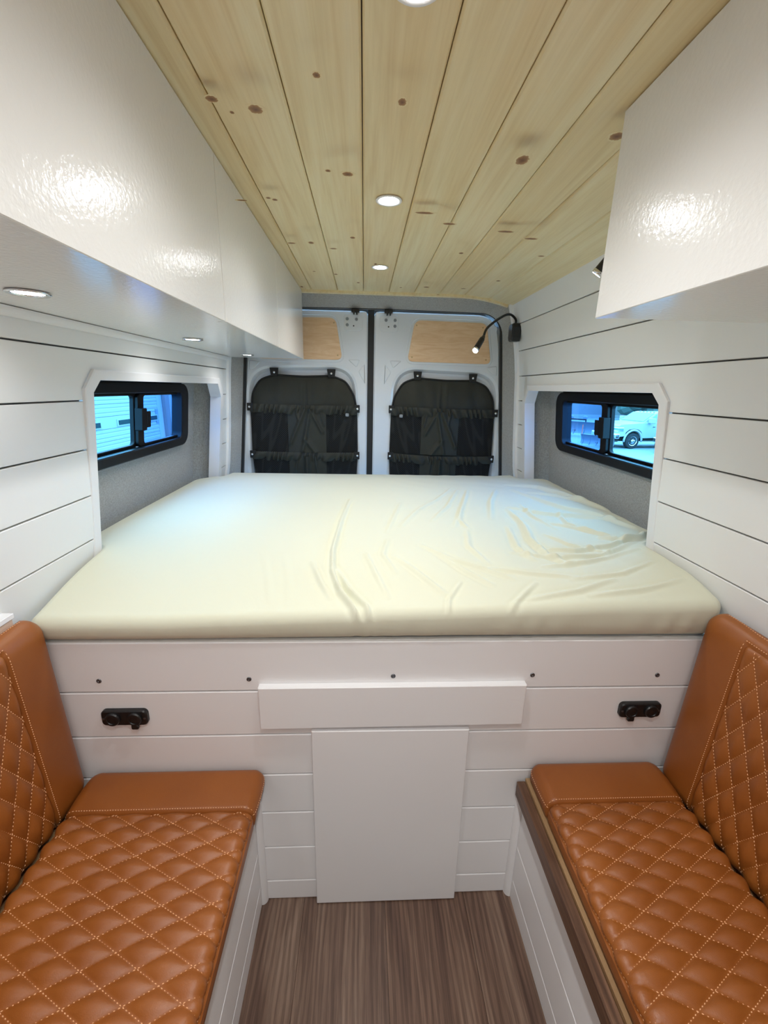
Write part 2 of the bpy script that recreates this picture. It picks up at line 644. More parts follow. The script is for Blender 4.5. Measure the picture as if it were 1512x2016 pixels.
def nx(z, d=0.0):
    """distance from the centre line of the fabric-covered back of a niche"""
    return 0.955 + (1.35 - z) * 0.11 - d


WIN = dict(y0=1.30, y1=2.225, z0=1.212, z1=1.500)


def build_niche(s, k):
    wn = empty('window_%d' % k, (s * nx(1.2), 1.77, 1.2),
               label='black-framed sliding van window in a grey fabric niche, ' + ('facing the garage doors' if s < 0 else 'facing the parked pickup truck'), kind='structure')
    # fabric: top, front, rear and the back with the window hole
    fr = [(WIN['y0'] + 0.02, WIN['z0'] + 0.02), (WIN['y1'] - 0.02, WIN['z0'] + 0.02), (WIN['y1'] - 0.02, WIN['z1'] - 0.02), (WIN['y0'] + 0.02, WIN['z1'] - 0.02)]
    yb0, yb1, zb0, zb1 = 1.21, 2.345, 0.86, 1.535
    mb = MB()
    out = [(yb0, zb0), (yb1, zb0), (yb1, zb1), (yb0, zb1)]
    vs = [(s * nx(z), y, z) for y, z in out + fr]
    mb.add(vs, [(0, 1, 5, 4), (1, 2, 6, 5), (2, 3, 7, 6), (3, 0, 4, 7)])
    mb.build('fabric_back', M['fabric'], wn)
    # the rear return leans back a little, with a soft fold at the corner
    for nm, ya, yb in (('fabric_return', 2.372, yb1), ('fabric_return', 1.222, yb0)):
        mb = MB()
        zs = np.linspace(zb0, zb1, 9)
        rows = []
        for z in zs:
            x0 = W(z) + 0.03; x1 = nx(z)
            bow = 0.006 * math.sin(PI * (z - zb0) / (zb1 - zb0))
            rows.append([(s * x0, ya, z), (s * (x0 + x1) / 2, (ya + yb) / 2 - (bow if ya > 2 else -bow), z), (s * x1, yb, z)])
        vs = [q for r in rows for q in r]
        fs = [(i * 3 + j, i * 3 + j + 1, i * 3 + j + 4, i * 3 + j + 3) for i in range(len(zs) - 1) for j in range(2)]
        mb.add(vs, fs).build(nm, M['fabric'], wn)
    mb = MB()
    mb.add([(s * (W(1.53) + 0.02), 1.20, 1.532), (s * (W(1.53) + 0.02), 2.39, 1.532), (s * (nx(1.532) + 0.01), 2.39, 1.532), (s * (nx(1.532) + 0.01), 1.20, 1.532)], [(0, 1, 2, 3)])
    mb.build('fabric_top', M['fabric'], wn)
    # the frame: a rounded ring proud of the fabric
    fn = lambda y, z, d: (s * nx(z, -d), y, z)

    def ring(outer, inner, d0, d1, name, mat, bev=0.004):
        mb = MB(); n = len(outer)
        oi = offset_poly(outer, bev); ii = offset_poly(inner, -bev)
        R = [[fn(y, z, d1) for y, z in outer], [fn(y, z, d0 + bev) for y, z in outer], [fn(y, z, d0) for y, z in oi],
             [fn(y, z, d0) for y, z in ii], [fn(y, z, d0 + bev) for y, z in inner], [fn(y, z, d1) for y, z in inner]]
        vs = [q for r in R for q in r]
        fs = [(i * n + a, i * n + (a + 1) % n, (i + 1) * n + (a + 1) % n, (i + 1) * n + a) for i in range(5) for a in range(n)]
        return mb.add(vs, fs).build(name, mat, wn)
    ring(rrect(WIN['y0'], WIN['y1'], WIN['z0'], WIN['z1'], 0.06), rrect(1.35, 2.15, 1.25, 1.462, 0.028), -0.022, 0.028, 'window_frame', M['winframe'])
    # lip above (the trim strip seen behind the top)
    mb = MB(); slab(mb, rrect(WIN['y0'] + 0.012, WIN['y1'] - 0.045, 1.478, WIN['z1'] + 0.020, 0.018), lambda y, z, d: (s * nx(z, 0.006 - d), y, z), 0.005, 0.002)
    mb.build('trim_strip', M['winframe'], wn)
    # sashes: fixed one towards the camera, sliding one towards the rear
    for a, b, dd, nm, gm in ((1.352, 1.800, 0.012, 'sash', 'glass_fixed'), (1.772, 2.222, -0.002, 'sliding_sash', 'glass_sliding')):
        o_ = rrect(a, b, 1.251, 1.461, 0.02); i_ = rrect(a + (0.008 if a < 1.5 else 0.045), b - (0.034 if a < 1.5 else 0.030), 1.262, 1.452, 0.014)
        sash = ring(o_, i_, dd, dd + 0.016, nm, M['winframe'], 0.002)
        mb = MB(); slab(mb, rrect(a + 0.006, b - 0.006, 1.256, 1.456, 0.014), lambda y, z, d: (s * nx(z, -(dd + 0.008 + d)), y, z), 0.003, 0)
        mb.build('pane', M[gm], sash)
    mb = MB()
    fnl = lambda y, z, d: (s * nx(z, 0.028 - d), y, z)
    slab(mb, rrect(1.752, 1.790, 1.318, 1.405, 0.004), fnl, 0.03, 0.002)
    slab(mb, rrect(1.790, 1.822, 1.328, 1.392, 0.004), fnl, 0.03, 0.002)
    mb.build('sash_latch', M['winframe'], wn)
    for y in (1.44, 1.64, 1.84, 2.06):
        c = Vector((s * nx(1.228, 0.018), y, 1.228))
        MB().lathe([(0.006, 0), (0.006, 0.0015), (0.003, 0.0022)], c, (-s, 0, 0), 10).build('frame_screw', M['plastic'], wn)
    return wn


def build_ceiling():
    c = empty('ceiling', (0, 0, 0), label='knotty pine tongue-and-groove board ceiling of the van', kind='structure')
    seams = [-0.8 + 0 * 1, -0.6105, -0.476, -0.341, -0.2035, -0.068, 0.066, 0.2005, 0.335, 0.470, 0.605, 0.735]
    planks = []
    for i in range(len(seams) - 1):
        a, b = seams[i] + 0.001, seams[i + 1] - 0.001
        za, zb = CEIL_Z - ceil_drop(a), CEIL_Z - ceil_drop(b)
        e = 0.0035
        t = lambda x: za + (zb - za) * (x - a) / (b - a)
        prof = [(a, za + 0.004), (a + e, t(a + e)), (b - e, t(b - e)), (b, zb + 0.004), (b, zb + 0.014), (a, za + 0.014)]
        vs = [(x, y, z) for y in (Y0, Y1 - 0.012) for x, z in prof]
        n = 6
        fs = [(k, (k + 1) % n, n + (k + 1) % n, n + k) for k in range(n)] + [tuple(range(n))[::-1], tuple(range(n, 2 * n))]
        planks.append((a, b, t, MB().add(vs, fs).build('plank', M['pine'], c)))
    MB().add([(x, y, CEIL_Z + 0.016 - ceil_drop(x)) for y in (Y0, Y1) for x in (-0.8, -0.6, -0.44, 0.44, 0.6, 0.8)],
             [(k, k + 1, k + 7, k + 6) for k in range(5)]).build('ceiling_backing', M['walnut'], c)
    # knots, each an inlaid ellipse in its board: x, y, half width across, half length along
    K = [(-0.137, 0.818, .006, .006), (-0.249, 0.900, .012, .011), (-0.3255, 0.914, .011, .008), (-0.298, 0.936, .004, .004), (-0.001, 0.870, .007, .009),
         (-0.100, 1.108, .012, .009), (-0.144, 1.123, .006, .005), (0.262, 1.037, .013, .017), (-0.372, 1.272, .013, .004), (-0.236, 1.585, .009, .010),
         (-0.172, 1.702, .012, .006), (0.101, 1.351, .026, .007), (0.174, 1.369, .018, .007), (-0.295, 1.300, .007, .006), (-0.312, 1.302, .006, .005),
         (0.366, 1.470, .026, .008), (0.443, 1.462, .021, .007), (0.272, 1.662, .008, .009), (-0.352, 2.206, .010, .014), (0.403, 0.934, .013, .012),
         (0.231, 2.238, .014, .010), (0.551, 1.652, .011, .006), (-0.207 + 0.02, 2.072, .008, .008), (-0.1, 1.52, .008, .009), (-0.31, 1.66, .014, .006),
         (0.11, 2.25, .006, .006), (0.40, 2.20, .012, .006), (0.52, 2.05, .009, .008), (-0.02, 1.86, .006, .012), (-0.09, 2.1, .007, .009),
         (0.30, 2.31, .008, .006), (-0.27, 1.98, .006, .005), (0.05, 0.3, .012, .012), (-0.28, 0.35, .01, .012), (0.28, 0.15, .012, .009)]
    for x, y, rx, ry in K:
        rx, ry = rx * 1.35, ry * 1.45
        for a, b, t, pl in planks:
            if a < x < b:
                rx2 = min(rx, (x - a) * 0.98, (b - x) * 0.98) if rx < 0.015 else rx
                z = t(x) - 0.00018
                n = 18
                rg = []
                for k in range(n):
                    q = 2 * PI * k / n
                    j = 1 + 0.09 * math.sin(3 * q + x * 40) + 0.06 * math.sin(5 * q + y * 30)
                    rg.append((rx2 * math.cos(q) * j, ry * math.sin(q) * j))
                lo, hi = a + 0.004 - x, b - 0.004 - x
                rg = [(min(max(u, lo), hi), v) for u, v in rg]
                vs = [(u / rx2, v / ry, 0) for u, v in rg] + [(u / rx2, v / ry, 0.9) for u, v in rg]
                o = mesh_obj('knot', vs, [tuple(range(n))[::-1]] + [(k, (k + 1) % n, n + (k + 1) % n, n + k) for k in range(n)], M['knot'])
                o.parent = pl
                o.location = (x, y, z)
                o.scale = (rx2, ry, 0.0003)
                break
    # light wood batten closing the board ends at the rear
    mb = MB()
    xs = np.linspace(-0.71, 0.71, 41)
    vs = []
    for x in xs:
        z = CEIL_Z - ceil_drop(x)
        vs += [(x, Y1 - 0.012, z - 0.012), (x, Y1 + 0.008, z - 0.014), (x, Y1 + 0.008, z + 0.014), (x, Y1 - 0.012, z + 0.014)]
    fs = []
    for i in range(len(xs) - 1):
        for k in range(4):
            fs.append((i * 4 + k, i * 4 + (k + 1) % 4, i * 4 + 4 + (k + 1) % 4, i * 4 + 4 + k))
    fs += [(0, 1, 2, 3), tuple(len(vs) - 4 + k for k in range(4))]
    mb.add(vs, fs).build('end_batten', M['pine'], c)


def build_rear():
    # white profiled trims at the rear ends of the walls
    for i, s in ((1, -1), (2, 1)):
        zs = np.linspace(0.60, 1.972, 30)
        prof = [(-0.001, -0.034), (-0.012, -0.032), (-0.015, -0.020), (-0.012, -0.016), (-0.015, -0.012), (-0.015, -0.002), (0.0, 0.0), (0.02, 0.0), (0.02, -0.034)]
        vs = [(s * (W(z) + d), Y1 + y, z) for z in zs for d, y in prof]
        n = len(prof)
        fs = [(i2 * n + k, i2 * n + (k + 1) % n, (i2 + 1) * n + (k + 1) % n, (i2 + 1) * n + k) for i2 in range(len(zs) - 1) for k in range(n)]
        fs += [tuple(range(n)), tuple((len(zs) - 1) * n + k for k in range(n))[::-1]]
        tag(MB().add(vs, fs).build('trim_%d' % i, M['white']), kind='structure',
            label='white moulded trim where the boarded wall meets the rear fabric, ' + ('beside the garage-side window' if s < 0 else 'beside the gooseneck lamp'))
    # fabric wrapped jamb from the trims to the door seal
    seal = []
    outer = []
    N = 24
    for k in range(N + 1):
        z = 0.55 + (1.80 - 0.55) * k / N
        outer.append((-(W(z) + 0.002), Y1 - 0.002, z))
        seal.append((-0.720 - 0.075 * ((1.80 - z) / 0.8) + (0.02 if z < 0.9 else 0) * 0, 2.60, z))
    for k in range(1, 9):
        t = k / 8.0
        outer.append((-W(1.80 + 0.17 * t) - 0.002 if t < 0.99 else -0.725, Y1 - 0.002, 1.80 + 0.185 * t))
        q = 0.5 * PI * t
        seal.append((-0.720 + 0.125 * (1 - math.cos(q)), 2.60, 1.80 + 0.118 * math.sin(q)))
    for k in range(1, 13):
        t = k / 12.0
        x = -0.725 * (1 - t)
        outer.append((x, Y1 - 0.002, CEIL_Z + 0.012 - ceil_drop(x)))
        seal.append((-0.595 * (1 - t), 2.60, 1.918 + 0.006 * t))
    outer += [(-p[0], p[1], p[2]) for p in outer[-2::-1]]
    seal += [(-p[0], p[1], p[2]) for p in seal[-2::-1]]
    n = len(seal)
    mid = [((a[0] * .5 + b[0] * .5), 2.53, (a[2] * .5 + b[2] * .5)) for a, b in zip(outer, seal)]
    wr = MB().add(outer + mid + seal, [(r * n + k, r * n + k + 1, (r + 1) * n + k + 1, (r + 1) * n + k) for r in range(2) for k in range(n - 1)]).build('wall_rear', M['fabric'], smooth=True)
    tag(wr, kind='structure', label='grey fabric surround of the rear door opening')
    MB().tube([(p[0], p[1] - 0.002, p[2]) for p in seal], [0.010 if p[2] < 1.80 else max(0.002, 0.010 - 0.09 * (p[2] - 1.80)) for p in seal], 8).build('door_seal', M['rubber'], wr, True)
    MB().add([(p[0] * 1.0, 2.602, p[2]) for p in seal] + [((abs(p[0]) - 0.10) * (1 if p[0] > 0 else -1) if p[2] < 1.85 else p[0], 2.668, min(p[2], 1.905)) for p in seal], [(k, k + 1, n + k + 1, n + k) for k in range(n - 1)]).build('seal_light_stop', M['plategrey'], wr)  # ring added behind the seal to stop outside light leaking in
    # dark weatherstrip in the gap between the doors and behind them
    MB().box(-0.042, -0.006, 2.612, 2.66, 0.55, 1.93).build('weatherstrip', M['rubber'], wr)
    for xx in (-0.112, 0.072):
        mb = MB().box(xx - 0.022, xx + 0.022, 2.575, 2.62, 1.902, 1.918, 0.002).box(xx - 0.012, xx - 0.004, 2.56, 2.585, 1.888, 1.908, 0.001).box(xx + 0.004, xx + 0.012, 2.56, 2.585, 1.888, 1.908, 0.001)
        mb.build('latch_striker', M['plastic'], wr)


def star_ring(poly, c, angs):
    """sample a star-shaped polygon at the given angles about c"""
    out = []
    n = len(poly)
    for a in angs:
        d = Vector((math.cos(a), math.sin(a)))
        best = None
        for i in range(n):
            p = Vector(poly[i]) - c; q = Vector(poly[(i + 1) % n]) - c
            e = q - p
            den = d.x * e.y - d.y * e.x
            if abs(den) < 1e-12: continue
            t = (p.x * e.y - p.y * e.x) / den
            u = (p.x * d.y - p.y * d.x) / den
            if t > 0 and -1e-6 <= u <= 1 + 1e-6:
                best = t if best is None else max(best, t)
        out.append((c + d * best)[:])
    return out


def build_door(s, k):
    """s = -1: the door behind the long cabinet row, +1: the door beside the gooseneck lamp"""
    d = empty('door_%d' % k, (0.37 * s, 2.61, 0.55), kind='structure',
              label='white painted metal rear van door with plywood window cover, ' + ('half hidden by the long cabinet row' if s < 0 else 'beside the black gooseneck lamp'))
    inner = -0.042 if s < 0 else -0.006
    def X(x):                                     # x measured as on the right door
        return x if s > 0 else -x
    a = (inner if s > 0 else -inner)
    outl = [(a, 0.56), (0.812, 0.56), (0.790, 1.0), (0.712, 1.80), (0.676, 1.885), (0.60, 1.912), (a + 0.02, 1.914), (a, 1.90)]
    outl = round_poly(outl, [0.0, 0, 0.05, 0.06, 0.05, 0.03, 0.015, 0.015], 5)
    rec0 = round_poly([(0.072, 0.60), (0.765, 0.60), (0.752, 1.15), (0.735, 1.61), (0.10, 1.63)], [0.03, 0.03, 0.05, 0.16, 0.16], 9)
    c = Vector((0.41, 1.25))
    angs = sorted(set([round(2 * PI * i / 120, 5) for i in range(120)] + [round(math.atan2(p[1] - c.y, p[0] - c.x) % (2 * PI), 5) for p in outl]))
    rec1 = offset_poly(rec0 if area(rec0) > 0 else rec0[::-1], 0.014)
    rec2 = offset_poly(rec1, 0.016)
    rec3 = offset_poly(rec2, 0.012)
    yf = 2.604
    rings = [(outl, 2.66), (outl, yf + 0.008), (offset_poly(outl if area(outl) > 0 else outl[::-1], 0.008), yf), (rec0, yf), (rec1, yf + 0.004), (rec2, yf + 0.024), (rec3, yf + 0.028)]
    vs, n = [], len(angs)
    for P, y in rings:
        for p in star_ring(P, c, angs):
            vs.append((X(p[0]), y, p[1]))
    fs = [(i * n + j, i * n + (j + 1) % n, (i + 1) * n + (j + 1) % n, (i + 1) * n + j) for i in range(len(rings) - 1) for j in range(n)]
    fs.append(tuple((len(rings) - 1) * n + j for j in range(n)))
    MB().add(vs, fs).build('door_skin', M['metal'], d)
    fd = lambda u, v, q: (X(u), yf - 0.007 + q, v)
    # plywood cover over the window cut-out
    wood = round_poly([(0.186, 1.652), (0.673, 1.648), (0.632, 1.868), (0.222, 1.873)], [0.035, 0.035, 0.04, 0.04], 6)
    mb = MB(); slab(mb, offset_poly(wood, -0.014), lambda u, v, q: (X(u), yf - 0.0025 + q, v), 0.006, 0.0022); mb.build('pressed_rim', M['metal'], d)
    mb = MB(); slab(mb, wood, fd, 0.006, 0.0015); cover = mb.build('window_cover', M['maple'], d)
    for u, v in ((0.232, 1.846), (0.61, 1.843), (0.212, 1.676), (0.642, 1.672)):
        MB().lathe([(0.0045, 0), (0.0045, 0.001), (0.0025, 0.002)], (X(u), yf - 0.007, v), (0, -1, 0), 10).build('screw', M['brass'], cover)
    # hinge plate with bolt heads
    u0 = a + 0.03
    mb = MB(); slab(mb, rrect(u0, u0 + 0.105, 1.808, 1.895, 0.02), lambda u, v, q: (X(u), yf - 0.002 + q, v), 0.004, 0.0015); hp = mb.build('striker_plate', M['metal'], d)
    for u, v in ((u0 + 0.035, 1.868), (u0 + 0.086, 1.869), (u0 + 0.086, 1.838)):
        MB().lathe([(0.0085, 0), (0.0085, 0.002), (0.006, 0.0035)], (X(u), yf - 0.002, v), (0, -1, 0), 14).build('bolt', M['plategrey'], hp)
    MB().lathe([(0.004, 0), (0.004, 0.001)], (X(u0 + 0.05), yf - 0.002, 1.834), (0, -1, 0), 10).build('drain_hole', M['rubber'], hp)
    # pressed ribs in the sheet metal
    for P in ([(0.055, 1.520), (0.095, 1.590), (0.058, 1.635)], [(0.085, 1.655), (0.155, 1.655), (0.105, 1.612)],
              [(0.650, 1.632), (0.712, 1.640), (0.716, 1.585), (0.690, 1.590)]):
        mb = MB(); slab(mb, round_poly(P, 0.010, 3), lambda u, v, q: (X(u), yf - 0.0035 + q, v), 0.006, 0.003); mb.build('pressed_rib', M['metal'], d)
    return d


build_floor()
build_wall(-1, 'wall_left')
build_wall(1, 'wall_right')
build_niche(-1, 1)
build_niche(1, 2)
build_ceiling()
build_rear()
build_door(-1, 1)
build_door(1, 2)
wf = MB().box(-0.9, 0.9, Y0 - 0.03, Y0 - 0.002, -0.03, 2.03).build('wall_front', M['wall'])  # out of view, added so the interior is closed and keeps its light
tag(wf, kind='structure', label='plain white bulkhead towards the cab behind the viewer')


# ------------------------------------------------------------------ overhead cabinets
CAB_Z = 1.6456


def build_cabinet(s, xf, ya, yb, cuts, label, name='overhead_cabinet'):
    c = empty(name, (s * 0.6, (ya + yb) / 2, CAB_Z), label, 'cabinet', 'glossy overhead cabinets')
    xb = xf + 0.019

    def wall_x(z):
        return W(z) - 0.003
    prof = [(xb, CAB_Z), (wall_x(CAB_Z), CAB_Z), (wall_x(1.713), 1.713), (wall_x(1.845), 1.845), (wall_x(1.93), 1.93), (0.60, CEIL_Z - 0.012 - ceil_drop(0.6)), (xb, CEIL_Z - 0.004)]
    n = len(prof)
    vs = [(s * x, y, z) for y in (ya, yb) for x, z in prof]
    fs = [(k, (k + 1) % n, n + (k + 1) % n, n + k) for k in range(n)] + [tuple(range(n)), tuple(range(n, 2 * n))]
    MB().add(vs, fs).build('cabinet_body', M['gloss'], c)
    e = [ya] + cuts + [yb]
    for i in range(len(e) - 1):
        a, b = e[i] + (0.0015 if i else 0), e[i + 1] - (0.0015 if i < len(e) - 2 else 0)
        mb = MB()
        slab(mb, [(a, CAB_Z - 0.001), (b, CAB_Z - 0.001), (b, CEIL_Z - 0.003), (a, CEIL_Z - 0.003)], lambda y, z, d: (s * (xf + d), y, z), 0.0185, 0.0012)
        mb.build('door', M['gloss'], c)
    return c


build_cabinet(-1, 0.392, -0.92, 2.497, [-0.219, 0.453, 1.125, 1.797], 'long glossy white overhead cabinet row with three small lights under it')
build_cabinet(1, 0.402, -0.92, 0.915, [-0.31, 0.30], 'short glossy white overhead cabinet ending before the bed')
# cove moulding under the cabinets along the wall
for i, s, b in ((3, -1, 2.46), (4, 1, 0.915)):
    r = 0.018
    prof = [(0.0, 0.0), (0.0, -r)] + [(-r * math.sin(PI / 2 * k / 6), -r * math.cos(PI / 2 * k / 6)) for k in range(1, 7)]
    vs = [(s * (W(CAB_Z + z) - 0.001 + x), y, CAB_Z - 0.0015 + z) for y in (-0.92, b) for x, z in prof]
    n = len(prof)
    tag(MB().add(vs, [(k, (k + 1) % n, n + (k + 1) % n, n + k) for k in range(n)] + [tuple(range(n)), tuple(range(n, 2 * n))]).build('trim_%d' % i, M['white']),
        kind='structure', label='white quarter-round moulding under the ' + ('long' if s < 0 else 'short') + ' overhead cabinet')


# ------------------------------------------------------------------ recessed lights
def puck(name, loc, label, group, lens, ring_mat, r=0.031, power=9.0):
    p = empty(name, loc, label, 'light', group)
    x, y, z = loc
    a = Vector((0, 0, -1))
    rg = MB().lathe([(r * 0.86, 0.0), (r * 1.0, 0.0), (r * 1.12, 0.001), (r * 1.16, 0.003), (r * 1.1, 0.0045), (r * 0.88, 0.004), (r * 0.84, 0.0015)], loc, a, 32)
    rg.f = rg.f[:-2]
    rg.build('trim_ring', ring_mat, p, True)
    MB().lathe([(r * 0.3, 0.0), (r * 0.86, 0.0), (r * 0.82, 0.0022)], loc, a, 32).build('lens', lens, p)
    ld = bpy.data.lights.new('downlight', 'SPOT')
    ld.energy = power
    ld.color = LIGHT_COL
    ld.spot_size = math.radians(158)
    ld.spot_blend = 0.9
    ld.shadow_soft_size = r * 0.8
    lo = bpy.data.objects.new('downlight', ld)
    COL.objects.link(lo)
    lo.parent = p
    lo.location = (0, 0, -0.008)
    return p


for y, lb in ((2.003, 'round recessed ceiling light over the rear of the bed'), (1.340, 'round recessed ceiling light over the middle of the bed'),
              (0.692, 'round recessed ceiling light over the front edge of the bed'), (0.10, 'round recessed ceiling light over the aisle between the benches'),
              (-0.52, 'round recessed ceiling light behind the viewer'), (-1.10, 'round recessed ceiling light near the cab bulkhead')):  # these two and the aisle light are unseen, added to light the interior
    puck('ceiling_light', (0.002, y, CEIL_Z), lb, 'recessed ceiling lights', M['puck_lens'], M['white'], power=PUCK_W if y > 0.5 else PUCK_W * 1.5)  # the added lights run stronger to brighten the bed front
for y, lb in ((2.26, 'small round light under the long cabinet near the rear door'), (1.563, 'small round light under the long cabinet above the window niche'),
              (0.833, 'small round light under the long cabinet above the bench'), (0.12, 'small round light under the long cabinet beside the viewer')):  # the one beside the viewer is unseen, added for the interior light
    puck('cabinet_light', (-0.635, y, CAB_Z), lb, 'lights under the long cabinet', M['under_lens'], M['chrome'], 0.029, UNDER_W)


# ------------------------------------------------------------------ reading lamps
def reading_lamp(label, base, path, head_tip):
    t = empty('reading_lamp', base, label, 'lamp', 'gooseneck reading lamps')
    bx, by, bz = base
    fn = lambda u, v, d: (bx - 0.050 + d, by + u, bz + v)
    oct_ = [(-0.034, -0.026), (-0.024, -0.044), (0.024, -0.044), (0.034, -0.026), (0.036, 0.026), (0.026, 0.044), (-0.026, 0.044), (-0.036, 0.026)]
    mb = MB(); slab(mb, oct_, fn, 0.048, 0.007); mb.build('wall_base', M['plastic'], t)
    # smooth neck through the given points
    pts = [Vector(p) for p in path]
    sm = []
    for i in range(len(pts) - 1):
        p0, p1, p2, p3 = pts[max(i - 1, 0)], pts[i], pts[i + 1], pts[min(i + 2, len(pts) - 1)]
        for k in range(8):
            q = k / 8
            sm.append(0.5 * ((2 * p1) + (p2 - p0) * q + (2 * p0 - 5 * p1 + 4 * p2 - p3) * q * q + (3 * p1 - p0 - 3 * p2 + p3) * q ** 3))
    sm.append(pts[-1])
    MB().tube(sm, 0.0062, 10).build('gooseneck', M['plastic'], t, True)
    h0, h1 = pts[-1], Vector(head_tip)
    ax = (h1 - h0).normalized(); L = (h1 - h0).length
    hd = MB().lathe([(0.0065, -0.004), (0.0085, 0.0), (0.0105, 0.010), (0.0115, 0.014), (0.0135, 0.02), (0.0145, L * 0.7), (0.0152, L)], h0, ax, 20).build('lamp_head', M['plastic'], t)
    MB().lathe([(0.0156, L - 0.010), (0.0160, L - 0.004), (0.0156, L + 0.0015), (0.0135, L + 0.0015)], h0, ax, 20).build('chrome_bezel', M['chrome'], hd, True)
    MB().lathe([(0.004, L + 0.0016), (0.0128, L + 0.0016), (0.0122, L + 0.0026)], h0, ax, 20).build('lens', M['reading_lens'], hd)


reading_lamp('black gooseneck reading lamp on the wall beside the rear door', (0.767, 2.435, 1.802),
             [(0.742, 2.435, 1.842), (0.738, 2.43, 1.868), (0.694, 2.40, 1.886), (0.635, 2.36, 1.862), (0.557, 2.30, 1.805), (0.530, 2.262, 1.758)], (0.480, 2.205, 1.688))
reading_lamp('black gooseneck reading lamp mostly hidden behind the short cabinet', (0.767, 1.15, 1.80),
             [(0.742, 1.15, 1.842), (0.738, 1.16, 1.885), (0.712, 1.20, 1.925), (0.675, 1.26, 1.930), (0.645, 1.31, 1.898)], (0.606, 1.346, 1.830))


